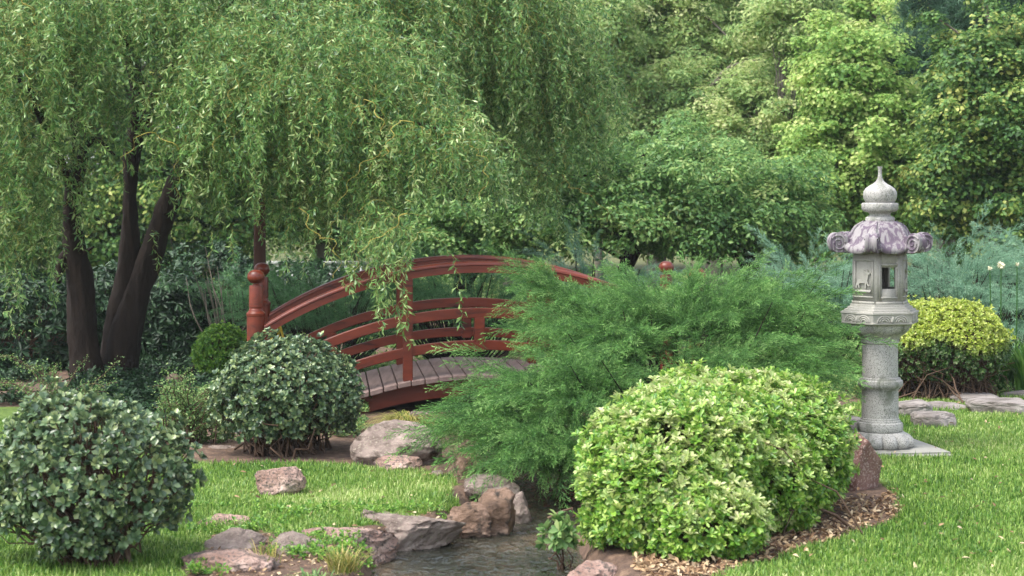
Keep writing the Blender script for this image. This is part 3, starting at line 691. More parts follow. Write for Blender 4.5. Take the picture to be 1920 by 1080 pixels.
# the clipped pale green hedge mounds on the right
def cream(P, N, rng): return np.clip((N[:, 2] - .1) * 1.6, 0, 1) * (rng.random(len(P)) < .38 + .4 * sn(P, 4, 3)) * rng.uniform(.3, 1, len(P)) + (rng.random(len(P)) < .05) * .8
hr = dict(n=8, L=.045, w=.0195, tilt0=.25, tilt1=1.15, droop=.18, rise=.02, obov=.75)
c1 = at(1262, 905, 10.5); c2 = at(1388, 830, 11.55)
mid_ = (c1 + c2) / 2
shrub('clipped_hedge', 'big pale green clipped hedge with creamy shorn top between the stream and the lantern', 'hedge',
      [((c1[0], 10.5, .36), (.50, .58, .40)), ((c1[0] - .06, 10.2, .22), (.47, .42, .32)), ((c1[0] + .1, 10.0, .14), (.36, .35, .22)), ((mid_[0], 10.9, .38), (.5, .5, .39)), ((mid_[0] + .2, 10.7, .26), (.4, .4, .3)),
       ((c2[0] - .05, 11.55, .40), (.66, .66, .40)), ((c2[0] + .26, 11.3, .32), (.34, .5, .33)), ((c2[0] - .36, 11.4, .38), (.42, .5, .37)), ((c2[0] - .22, 11.0, .36), (.42, .5, .37))],
      M['hedge_leaf'], M['twig_brown'], (mid_[0], 10.9, -.02), 22000, hr, 31, twn=380, lo=.76, bump=.11, up=.7, jit=.5, ageff=cream, twlo=.86, zmin=-.8, freq=5, box=.8, foot=.25)
# sprig with larger leaves at the stream
cS = gp(1045, 1010, -.02)
shrub('sapling', 'leafy sprig leaning over the water beside the green hedge', 'plant', [((cS[0], 10.15, .03), (.10, .1, .12))], M['small_leaf'], M['twig_brown'], (cS[0] + .02, 10.2, -.16), 24,
      dict(n=7, L=.06, w=.028, tilt0=.2, tilt1=1., droop=.15), 33, twn=6, lo=.4, zmin=-.3, foot=.015, twlo=1)

# yellow topped hedge behind the lantern
def yel(P, N, rng): return np.clip((P[:, 2] - .42 - .07 * sn(P[:, :2], 6, 4)) * 9, 0, 1) * rng.uniform(.6, 1, len(P))
cy_ = at(1785, 655, 17.6)
T = shrub('topiary_bush', 'domed bush with yellow green top and bare brown stems below', 'bush',
      [((cy_[0], 17.6, .44), (.52, .6, .44)), ((cy_[0] - .3, 17.7, .42), (.42, .6, .44))],
      M['yellow_leaf'], M['twig_brown'], (cy_[0] - .1, 17.55, 0), 8000, dict(n=7, L=.032, w=.017, tilt0=.2, tilt1=1.2, droop=.12), 41, twn=10, lo=.86, bump=.03, up=.5, ageff=yel, thin=(.36, .38), zmin=-.62, freq=5)
rng = np.random.default_rng(5)
P, N, k = shell_points(900, np.array([cy_[0] - .1, 17.6, .40]), (.62, .6, .42), rng, .8, 3, .05, 3, -.95); P[:, 2] = np.clip(P[:, 2], .03, 2)
V, Q = twigs_to(np.array([cy_[0] - .1, 17.6, 0.]), P, rng, r0=.007, r1=.003, spread=.22, wob=.03)
mesh_np('stem', V, Q, M['twig_brown'], T, smooth=True)

for px, py, Y, r, lab in [(590, 560, 23.5, (.75, .6, .55), 'dark green leafy shrub hiding the left part of the pale fence'), (400, 545, 23.8, (.9, .6, .7), 'dark green leafy shrub behind the bare twigs left of the bridge post')]:
    c = at(px, py, Y); shrub('leafy_shrub', lab, 'shrub', [(c, r), (c + np.array([.3, -.2, -.3]), tuple(np.array(r) * .8))], M['rhodo_leaf'], M['twig_brown'], (c[0], Y, 0), 1300, dict(n=6, L=.07, w=.035, tilt0=0, tilt1=1.0), 56, twn=50, lo=.4, bump=.2, group='leafy shrubs near the fence')
# bright round bush left of the bridge, and dark glossy shrubs under the willow
c = at(418, 650, 18.6)
shrub('round_bush', 'small round bright green bush left of the bridge post', 'bush', [((c[0], 18.6, .29), (.29, .35, .27))], M['bright_leaf'], M['twig_brown'], (c[0], 18.6, 0), 1300,
      dict(n=6, L=.04, w=.022, tilt0=.2, tilt1=1.1), 42, twn=40, lo=.8, bump=.04)
rh = dict(n=7, L=.10, w=.032, tilt0=-.2, tilt1=.7, droop=.25)
for i, (px, py, Y, r, lab) in enumerate([(40, 600, 20.6, (1.0, .8, .62), 'dark glossy shrub at the left edge behind the willow trunks'),
        (190, 610, 21.2, (.8, .8, .75), 'dark glossy shrub seen between the two willow trunks'),
        (320, 615, 20.8, (.52, .6, .58), 'dark glossy shrub right of the willow trunks')]):
    c = at(px, py, Y)
    shrub('dark_shrub', lab, 'shrub', [(c, r), (c + np.array([.2, -.2, -.25]), tuple(np.array(r) * .8))], M['rhodo_leaf'], M['twig_brown'], (c[0], Y, 0), 1500, rh, 50 + i, twn=60, lo=.5, bump=.15, group='dark shrubs under the willow', up=.2)

# fine-leaved arching shrubs
def arching(label, base, spans, seed, name='arching_shrub'):
    rng = np.random.default_rng(seed); T = thing(name, base, label, 'shrub', 'fine leaved arching shrubs')
    A = np.array(spans); n = len(A); K = 12; t_ = np.linspace(0, 1, K)[None, :, None]
    B = np.array(base)[None] + rng.normal(size=(n, 3)) * [.08, .08, 0]
    P = B[:, None] * (1 - t_) + A[:, None] * t_; P[..., 2] += (np.sin(t_[..., 0] * math.pi * .8) * rng.uniform(.05, .22, (n, 1)))
    P += np.cumsum(rng.normal(size=P.shape) * .008, axis=1)
    V, Q = tubes(P, np.broadcast_to(np.linspace(.006, .002, K), (n, K)), 4); mesh_np('stem', V, Q, M['twig_brown'], T, smooth=True)
    m_ = 90; u_ = rng.uniform(.15, 1, (n, m_)) * (K - 1); i0 = np.clip(u_.astype(int), 0, K - 2); f_ = (u_ - i0)[..., None]
    ar = np.arange(n)[:, None]; L_ = P[ar, i0] * (1 - f_) + P[ar, i0 + 1] * f_ + rng.normal(size=(n, m_, 3)) * .022
    L_ = L_.reshape(-1, 3); pv, pf = blade(.02, .011); pid = np.array([0, 0])
    V, Fc, R = scatter(pv, pf, pid, frames(rng.normal(size=L_.shape) + [0, 0, 1], rng), L_, rng.uniform(.7, 1.3, len(L_)), rng)
    mesh_np('foliage', V, Fc, M['small_leaf'], T, rnd=R)
rng = np.random.default_rng(66)
b0 = gp(350, 830); sp = [at(rng.uniform(280, 440), rng.uniform(705, 830), b0[1] + rng.uniform(-.3, .3)) for _ in range(60)]
arching('fine leaved straggly shrub between the two leathery shrubs', b0, sp, 61)
b0 = gp(120, 790); sp = [at(rng.uniform(-30, 240), rng.uniform(690, 790), b0[1] + rng.uniform(-.3, .3)) for _ in range(34)]
arching('straggly arching shrub showing above the bottom left shrub', b0, sp, 62)

# ------------------------------------------------------------------ junipers
def plume_proto(rng, L=.5, shoots=20, nb=7, bl=.052, bw=.0078):
    """one feathery spray along +Z, curving towards +X; returns tri mesh"""
    V = []; I = []; TT = []
    def sliver(p, d, l, w_, lid, a=0):
        TT.append(a)
        s_ = norm(np.cross(d, rng.normal(size=3))) * w_ * .5
        V.extend([p - s_, p + s_, p + d * l]); I.append(lid)
    ax_ = lambda t_: np.array([.22 * L * t_ ** 2, 0, L * t_])
    lid = 0
    for k in range(shoots):
        t_ = .12 + .88 * (k + rng.random()) / shoots; p = ax_(t_); tn = norm(ax_(min(1, t_ + .05)) - ax_(t_ - .05))
        az = k * 2.4 + rng.uniform(-.4, .4); s_ = np.array([math.cos(az) * .75, math.sin(az), 0.])
        d = norm(tn * .85 + s_ * rng.uniform(.45, .8)); ln = .30 * L * (1 - .72 * t_) * rng.uniform(.7, 1.2) + .02
        cur = norm(tn * .5 + np.array([.3, 0, 0])) * ln * .25
        for j in range(nb):
            q = (j + .6) / nb; pp = p + d * ln * q + cur * q * q
            dd = norm(d + cur * q / max(ln, .01) + rng.normal(size=3) * .42)
            sliver(pp, dd, bl * (1 - .45 * q) * rng.uniform(.8, 1.2), bw, lid + (j % 3), max(0, min(1, .9 * t_ ** 1.5 + .55 * q ** 2 - .12)))
        sliver(p, norm(d + cur), ln, .004, lid, .4)
        lid += 3
    return np.array(V), np.arange(len(V)).reshape(-1, 3), np.array(I), np.array(TT)

def juniper(label, base, pts, dirs, scales, mat, seed, group=None, core=None, proto_kw={}, name='juniper', limbs=()):
    rng = np.random.default_rng(seed); T = thing(name, base, label, 'juniper', group)
    pr = [plume_proto(rng, **proto_kw) for _ in range(6)]; wh = rng.integers(0, 6, len(pts)); mb = MB(); RR = []; AA = []
    Z = norm(dirs); up = np.array([0, 0, 1.]); X = -up + Z * Z[:, 2:3]; X = norm(X + rng.normal(size=Z.shape) * .35); X = norm(X - Z * (X * Z).sum(1, keepdims=True)); Yv = np.cross(Z, X)
    Mx = np.stack([X, Yv, Z], -1)
    for q, (pv, pf, pid, ta) in enumerate(pr):
        s_ = wh == q
        if not s_.any(): continue
        AA.append(np.tile(ta, s_.sum()))
        V, Fc, R = scatter(pv, pf, pid, Mx[s_], pts[s_], scales[s_], rng)
        base_r = np.repeat(rng.normal(0, .16, s_.sum()), len(pf))
        mb.add(V, Fc); RR.append(np.clip(R * .7 + .15 + base_r, 0, 1))
    mb.build('foliage', mat, T, rnd=np.concatenate(RR), age=np.clip(np.concatenate(AA), 0, 1))
    tb = MB(); sel = rng.choice(len(pts), min(len(pts), 110), replace=False); b = np.array(base, float)
    for i in sel:
        p_ = pts[i]; m_ = b * .45 + p_ * .55 + np.array([0, 0, -.14]) + rng.normal(size=3) * .05
        tb.tube([b + rng.normal(size=3) * [.06, .06, 0], m_, p_], [.018, .009, .003], 8, 5)
    for l_ in limbs: tb.tube(l_, [.05, .035, .015], 14, 8)
    tb.build('trunk', M['bark_dark'], T, smooth=True)
    return T

def fronds(P, D, S_, rng, per=11, blen=(.42, .72), flat=1.0):
    """each point becomes a drooping branch that carries a flat row of sprays"""
    PP, DD, SS = [], [], []
    for p, d, s_ in zip(P, D, S_):
        d = d / np.linalg.norm(d); ln = rng.uniform(*blen) * (.6 + .6 * s_); side = norm(np.cross(d, [0, 0, 1.]) + rng.normal(size=3) * .2); o = p - d * ln * .45; dr = rng.uniform(.05, .22)
        for k in range(per):
            t_ = (k + rng.random()) / per; q = o + d * ln * t_ - np.array([0, 0, 1.]) * dr * ln * t_ * t_
            tn = norm(d - np.array([0, 0, 2.]) * dr * t_); sg = (1 if k % 2 else -1) * rng.uniform(.25, .8)
            PP.append(q); DD.append(norm(tn + side * sg * flat + [0, 0, rng.uniform(-.05, .28)])); SS.append(s_ * rng.uniform(.62, .9) * (1.1 - .5 * t_))
        PP.append(q); DD.append(tn); SS.append(s_ * .8)
    return np.array(PP), np.array(DD), np.array(SS)

def mound_plumes(mounds, rng, centre, up=.25, out=1.0, smin=.7, smax=1.2, lo=.45, inner=.15, droop=0.):
    PP, DD, SS = [], [], []
    for (px, py, Y, rx, ry, rz_, n) in mounds:
        c = at(px, py, Y); d = norm(rng.normal(size=(n * 3, 3))); d = d[(d[:, 2] > -.45)][:n]
        k = rng.uniform(lo, .9, len(d)); P = c + d * k[:, None] * np.array([rx, ry, rz_])
        rad = P - centre; rad[:, 2] *= .25
        D = norm(norm(rad) * out + d * np.array([.8, .9, .5]) + np.array([0, 0, up]) + rng.normal(size=d.shape) * .22)
        PP.append(P); DD.append(D); SS.append(rng.uniform(smin, smax, len(P)))
    P = np.vstack(PP); D = np.vstack(DD); s_ = np.concatenate(SS); k = P[:, 2] > gz(P[:, 0], P[:, 1]) + .02
    return P[k], D[k], s_[k]

rng = np.random.default_rng(71); jb = np.array([*at(1290, 780, 13.9)[:2], 0.0])
mounds = [(1385, 585, 14.2, .66, .5, .2, 380), (1250, 585, 14.4, .40, .5, .2, 240), (1300, 610, 14.3, .6, .4, .2, 200), (1195, 595, 14.3, .32, .5, .2, 240), (1095, 600, 14.3, .20, .4, .18, 110), (1045, 545, 14.4, .10, .3, .13, 50), (1010, 525, 14.4, .10, .3, .10, 60), (1080, 560, 14.3, .2, .3, .10, 60), (1130, 645, 13.7, .36, .45, .2, 220), (1210, 650, 13.9, .4, .3, .2, 140),
          (1310, 610, 15.1, .45, .3, .2, 200), (1200, 620, 15.1, .36, .3, .2, 120), (1420, 620, 15.0, .36, .3, .2, 120),
          (990, 750, 13.2, .22, .4, .18, 200), (1085, 750, 12.9, .36, .4, .26, 220), (1020, 840, 12.6, .20, .3, .16, 170), (945, 795, 12.9, .20, .3, .17, 150), (1060, 870, 12.3, .16, .25, .16, 120), (1130, 800, 12.9, .28, .3, .24, 120),
          (1440, 625, 13.9, .34, .4, .18, 220), (1475, 670, 13.7, .14, .3, .12, 80), (1400, 690, 13.4, .45, .3, .12, 160), (1170, 715, 13.5, .38, .3, .2, 160)]
P, D, s_ = mound_plumes(mounds, rng, jb + [0, 0, .5], up=.12, smin=.42, smax=.66, lo=.35)
# long tips that stand clear of the mass
P, D, s_ = P[::8], D[::8], s_[::8] * 1.5; P, D, s_ = fronds(P, D, s_, rng)
tip = P + norm(D) * (.34 * s_)[:, None]; tpx = tip[:, 0] / tip[:, 1] * F + 960; tpy = HOR + (CAMH - tip[:, 2]) / tip[:, 1] * F
# the bush has a ragged outline of its own: nothing reaches over the open part of the bridge or the column
k = ((tpx > 950 + rng.normal(0, 12, len(P))) | (tpy > 675 + rng.normal(0, 8, len(P)))) & (tpx < 1600 + rng.normal(0, 12, len(P))) & (tpy > np.where((tpx > 1035) & (tpx < 1140), 528, 492) + rng.normal(0, 8, len(P))); P, D, s_ = P[k], D[k], s_[k]
ex = [((965, 520, 14.5), (930, 455), .9), ((985, 520, 14.5), (945, 450), 1.0), ((1010, 510, 14.5), (985, 470), .9), ((930, 665, 13.5), (815, 632), 1.1), ((925, 680, 13.5), (860, 650), .9), ((910, 740, 13.2), (830, 735), 1.), ((900, 800, 12.9), (825, 800), .8),
      ((1590, 635, 13.3), (1690, 628), 1.0), ((1560, 640, 13.4), (1610, 600), .8), ((1545, 690, 13.4), (1600, 715), .7), ((1010, 600, 14.2), (900, 610), .8), ((1000, 560, 14.3), (925, 560), .8), ((930, 660, 13.6), (850, 640), 1.0)]
for (a_, b_, c_) in ex:
    p0 = at(*a_); p1 = at(b_[0], b_[1], a_[2] - .1); P = np.vstack([P, p0]); D = np.vstack([D, p1 - p0]); s_ = np.append(s_, np.linalg.norm(p1 - p0) / .5 * .95)
juniper('spreading green juniper sprawling over the bridge end and the stream', jb, P, D, s_, M['juniper'], 72,
        limbs=[[jb, at(1320, 650, 14.0), at(1335, 580, 14.1)], [jb, at(1180, 690, 13.8), at(1080, 640, 13.8)], [jb, at(1400, 680, 13.8), at(1500, 640, 13.8)], [jb + [-.1, 0, 0], at(1120, 800, 13.3), at(1010, 780, 13.1)]])

kw = dict(L=.5, shoots=22, nb=7, bl=.045, bw=.006)
for i, (ms, lab, mt, by) in enumerate([
    ([(560, 590, 19.5, .55, .6, .4, 130), (680, 610, 19.2, .6, .6, .45, 150)], 'dark green juniper behind the left half of the bridge', 'juniper_dark', (620, 19.4)),
    ([(820, 570, 19.6, .6, .6, .42, 150), (900, 590, 19.3, .6, .6, .45, 150)], 'dark green juniper behind the crown of the bridge', 'juniper_dark', (860, 19.5)),
    ([(450, 590, 21, .7, .6, .4, 140)], 'dull green juniper left of the bridge post', 'juniper_dark', (450, 21.)),
    ([(1110, 540, 19.8, .7, .6, .30, 120)], 'pale blue green juniper peeping over the bridge end', 'juniper_blue', (1110, 19.8)),
    ([(1520, 555, 19.0, .62, .6, .42, 220), (1590, 580, 18.8, .5, .6, .4, 120)], 'blue green juniper left of the stone lantern roof', 'juniper_blue', (1530, 19.)),
    ([(1790, 550, 19.4, .75, .7, .52, 300), (1850, 600, 18.9, .7, .6, .35, 140)], 'blue green juniper right of the lantern roof behind the flowers', 'juniper_blue', (1800, 19.3)),
    ([(1980, 530, 19.8, .6, .7, .48, 130)], 'blue green juniper at the right edge of the picture', 'juniper_blue', (1960, 19.7))]):
    rng = np.random.default_rng(80 + i); b0 = at(by[0], 600, by[1]); b0[2] = 0
    ms = [(*q[:6], int(q[6] * 1.7)) for q in ms]; P, D, s_ = mound_plumes(ms, rng, b0 + [0, 0, .3], up=.35, smin=.5, smax=.95)
    P, D, s_ = fronds(P[::9], D[::9], s_[::9] * 1.25, rng, 9)
    juniper(lab, b0, P, D, s_, M[mt], 90 + i, group='junipers behind the bridge and lantern', proto_kw=kw)

# ------------------------------------------------------------------ grass, sedge, litter
def blades(P, h, w_, rng, lean=.5, curl=.5):
    n = len(P); az = rng.uniform(0, 6.283, n); s_ = np.stack([np.cos(az), np.sin(az), np.zeros(n)], -1); lean_d = np.stack([-np.sin(az), np.cos(az), np.zeros(n)], -1)
    l_ = (rng.normal(size=n) * lean)[:, None]; up = np.array([0, 0, 1.]); h = h[:, None]; w_ = w_[:, None]
    m_ = P + norm(up + lean_d * l_ * .5) * h * .55; t_ = m_ + norm(up * (1 - curl * np.abs(l_)) + lean_d * l_ * 1.4) * h * .5
    V = np.stack([P - s_ * w_ / 2, P + s_ * w_ / 2, m_ + s_ * w_ * .42, m_ - s_ * w_ * .42, t_], 1).reshape(-1, 3)
    b_ = np.arange(n)[:, None] * 5
    return V, np.concatenate([b_ + [0, 1, 2, 3]], 1), np.concatenate([b_ + [3, 2, 4]], 1)

def lawn(poly, lo, hi, n, seed, name_label):
    rng = np.random.default_rng(seed); X = rng.uniform(lo[0], hi[0], n); Y = lo[1] + (hi[1] - lo[1]) * rng.random(n)
    keep = (rng.random(n) < np.clip((12.0 / Y) ** 1.6, 0, 1)) & inside(X, Y, poly) & (stream_d(X, Y) > .1) & ~inside_l(X, Y)
    px = X / Y * F + 960; keep &= (px > -60) & (px < 1980)
    keep &= (rng.random(n) < np.clip(.8 + .35 * sn(np.stack([X, Y], -1), 3, 9), .55, 1))
    X, Y = X[keep], Y[keep]; P = np.stack([X, Y, gz(X, Y) - .003], -1); k = len(X)
    hh = np.abs(rng.normal(.025, .010, k)) * (1 + .3 * sn(P[:, :2], 4.5, 8)) + .008; V, Q, Tt = blades(P, hh, rng.uniform(.0045, .008, k), rng, .8)
    R = np.clip(rng.random(k) ** 1.2 * .9 + .03 + .26 * sn(P[:, :2], 2.7, 12), 0, 1)
    o = mesh_np('grass', V, [Q, Tt], M['grass'], rnd=np.concatenate([R, R]))
    tag(o, name_label, 'grass', kind='stuff')
lawn(LAWN_L, (-4.6, 9.0), (0.1, 15.6), 330000, 1, 'short bright lawn grass between the stream and the left shrubs')
lawn(LAWN_R, (.6, 8.8), (6.2, 21), 620000, 2, 'short bright lawn grass around the stone lantern')

def tuft(name, label, cat, base, n, h, spread, w_, mat, seed, droop=1.0, group=None):
    rng = np.random.default_rng(seed); K = 7; az = rng.uniform(0, 6.283, n); d = np.stack([np.cos(az), np.sin(az), np.zeros(n)], -1)
    t_ = np.linspace(0, 1, K)[None, :, None]; hh = h * rng.uniform(.6, 1.15, (n, 1, 1)); ou = spread * rng.uniform(.2, 1.1, (n, 1, 1))
    P = np.array(base) + d[:, None] * (ou * t_ ** 1.2 + .02) + np.array([0, 0, 1.]) * hh * (t_ - droop * .75 * t_ ** 2.6)
    P = P + rng.normal(size=(n, 1, 3)) * [.03, .03, 0]
    s_ = np.stack([-d[:, 1], d[:, 0], d[:, 2]], -1)[:, None] * (w_ / 2 * (1 - t_ ** 2) + .0004)
    V = np.stack([P - s_, P + s_], 2).reshape(-1, 3); idx = np.arange(n * K * 2).reshape(n, K, 2)
    Q = np.stack([idx[:, :-1, 0], idx[:, :-1, 1], idx[:, 1:, 1], idx[:, 1:, 0]], -1).reshape(-1, 4)
    o = mesh_np(name, V, Q, mat, rnd=np.repeat(rng.random(n), K - 1)); return tag(o, label, cat, group)
b0 = at(765, 790, 14.6); b0[2] = .02
tuft('sedge_tuft', 'arching yellow green sedge under the bridge above the broad boulder', 'grass tuft', b0, 620, .36, .36, .007, M['sedge'], 3, 1.05, 'tufts of long grass')
b0 = at(715, 810, 14.8); b0[2] = -.02
tuft('sedge_tuft', 'small green sedge under the bridge beside the clipped shrub', 'grass tuft', b0, 200, .20, .16, .006, M['small_leaf'], 4, 1.0, 'tufts of long grass')
b0 = gp(645, 1072); tuft('grass_tuft', 'spiky long grass tuft between the slabs at the bottom edge', 'grass tuft', b0, 180, .17, .12, .005, M['sedge'], 5, .5, 'tufts of long grass')
b0 = gp(500, 1062); tuft('grass_tuft', 'thin tuft of long blades growing beside the rounded grey stone', 'grass tuft', b0, 40, .19, .09, .005, M['sedge'], 6, .5, 'tufts of long grass')
b0 = gp(590, 1095); tuft('grass_tuft', 'low leafy tuft in front of the grooved rock', 'grass tuft', b0, 60, .12, .1, .008, M['small_leaf'], 7, .7, 'tufts of long grass')
b0 = gp(795, 1012, -.1); tuft('grass_tuft', 'wisp of grass rooted on the sloping dark slab', 'grass tuft', b0, 50, .10, .08, .004, M['small_leaf'], 8, .8, 'tufts of long grass')

rng = np.random.default_rng(14)
def litter(label, pts, seed, s0=.6, s1=1.3):
    rng = np.random.default_rng(seed); pv, pf = blade(.045, .018, .2, .1); P = np.array(pts); P[:, 2] = gz(P[:, 0], P[:, 1]) + .008 + P[:, 2]
    V, Fc, R = scatter(pv, pf, np.array([0, 0]), frames(rng.normal(size=P.shape) * .5 + [0, 0, 1], rng), P, rng.uniform(s0, s1, len(P)), rng)
    tag(mesh_np('leaf_litter', V, Fc, M['litter'], rnd=R), label, 'leaf litter', kind='stuff')
pp = []
while len(pp) < 3800:
    a_ = rng.uniform(1150, 1700); b_ = rng.uniform(900, 1085); q = gp(a_, b_)
    if not inside(np.array([q[0]]), np.array([q[1]]), LAWN_R)[0] and b_ > 930 - (a_ - 1600) * .1 and stream_d(q[0:1], q[1:2])[0] > .25: pp.append(q)
litter('dry brown leaves on the bare soil beside the pale hedge', pp, 15)
pp = [gp(rng.uniform(1450, 1920), rng.uniform(760, 1080)) + [0, 0, .028] for _ in range(130)] + [gp(rng.uniform(380, 840), rng.uniform(870, 1000)) + [0, 0, .028] for _ in range(45)]
litter('scattered fallen pale leaves lying on the lawn grass', pp, 16, .6, 1.1)
pp = [gp(rng.uniform(360, 900), rng.uniform(940, 1080)) for _ in range(1500)]; pp = [q for q in pp if not lawn_at(q[0:1], q[1:2])[0] and stream_d(q[0:1], q[1:2])[0] > 0]
litter('dry leaves and debris between the slabs by the stream', pp, 17, .4, .9)

# weeds between the slabs
rng = np.random.default_rng(18); W_ = np.array([gp(rng.uniform(350, 860), rng.uniform(955, 1080)) for _ in range(2600)]); k = (sn(W_[:, :2], 5, 3) > .05) & (stream_d(W_[:, 0], W_[:, 1]) > .03); W_ = W_[k]; W_[:, 2] = gz(W_[:, 0], W_[:, 1]) + rng.uniform(0, .05, len(W_))
pv, pf, pid = rosette(5, .028, .013, .2, 1.1, rng); V, Fc, R = scatter(pv, pf, pid, frames(rng.normal(size=W_.shape) * .5 + [0, 0, 1], rng), W_, rng.uniform(.5, 1.2, len(W_)), rng)
tag(mesh_np('ground_cover', V, Fc, M['bright_leaf'], rnd=R), 'small green weeds growing between the slabs on the left bank', 'ground cover', kind='stuff')

# agapanthus at the right edge
def flower_plants():
    for i, (px, py, Y, lab) in enumerate([(1856, 497, 17.9, 'shorter white flower bud on a thin stem, leftmost of the three'), (1877, 492, 17.9, 'white flower head fully open on a thin green stem'), (1907, 490, 17.9, 'cream flower head on a thin stem nearest the right edge')]):
        b = at(px - (3 if i == 0 else 8), 590, Y); b[2] = 0; top = at(px, py + 6, Y)
        T = thing('flower_stem', b, lab, 'flower', 'white flowers on tall stems'); mb = MB(); mb.tube([b, (b + top) / 2 + [.015, 0, 0], top], [.007, .006, .005], 10, 6); mb.build('stem', M['agapanthus'], T, smooth=True)
        rng = np.random.default_rng(i); pv, pf = blade(.034, .016, .2, .2); d = norm(rng.normal(size=(60 if i == 1 else 26, 3)) + [0, 0, .4]); P = top + d * (.012 if i == 1 else .004)
        V, Fc, R = scatter(pv, pf, np.array([0, 0]), frames(np.cross(d, rng.normal(size=d.shape)), rng), P, np.full(len(P), 1.0 if i == 1 else .7), rng); mesh_np('petal', V, Fc, M['petal'], T)
    for i, (px, Y, lab) in enumerate([(1880, 18.0, 'clump of strap shaped green leaves beside the yellow topped bush'), (1925, 17.8, 'clump of strap shaped green leaves at the right edge')]):
        b = at(px, 700, Y); b[2] = 0; tuft('strap_leaf_plant', lab, 'plant', b, 120, .62, .32, .03, M['agapanthus'], 30 + i, .35, 'strap leaved plants')
flower_plants()

def cover(label, lo, hi, n, seed, mat, size=.05):
    rng = np.random.default_rng(seed); X = rng.uniform(lo[0], hi[0], n); Y = rng.uniform(lo[1], hi[1], n); P = np.stack([X, Y], -1)
    k = (sn(P, 2.2, seed) > -.25) & ~lawn_at(X, Y) & (stream_d(X, Y) > .15); X, Y, P = X[k], Y[k], P[k]
    h = .12 + .10 * sn(P, 3, seed + 1); P = np.stack([X, Y, gz(X, Y) + rng.random(len(X)) * np.clip(h, .03, 1)], -1)
    pv, pf, pid = rosette(5, size, size * .45, .1, 1.0, rng); V, Fc, R = scatter(pv, pf, pid, frames(rng.normal(size=P.shape) * .45 + [0, 0, 1], rng), P, rng.uniform(.6, 1.3, len(P)), rng)
    tag(mesh_np('ground_cover', V, Fc, mat, rnd=R), label, 'ground cover', kind='stuff')
cover('low dark leafy ground cover under the willow', (-6.5, 14.6), (-2.2, 22.5), 26000, 401, M['rhodo_leaf'])
cover('low green ground cover behind the bridge and under the junipers', (-2.6, 17.2), (6.5, 23.5), 30000, 402, M['cherry_leaf'])
cover('leafy undergrowth spreading beneath the far trees', (-13, 23.5), (13, 40), 60000, 404, M['cherry_leaf'], .12)
cover('small leafy ground cover between the shrubs left of the bridge', (-2.8, 14.2), (-1.2, 16.2), 3500, 403, M['small_leaf'], .035)

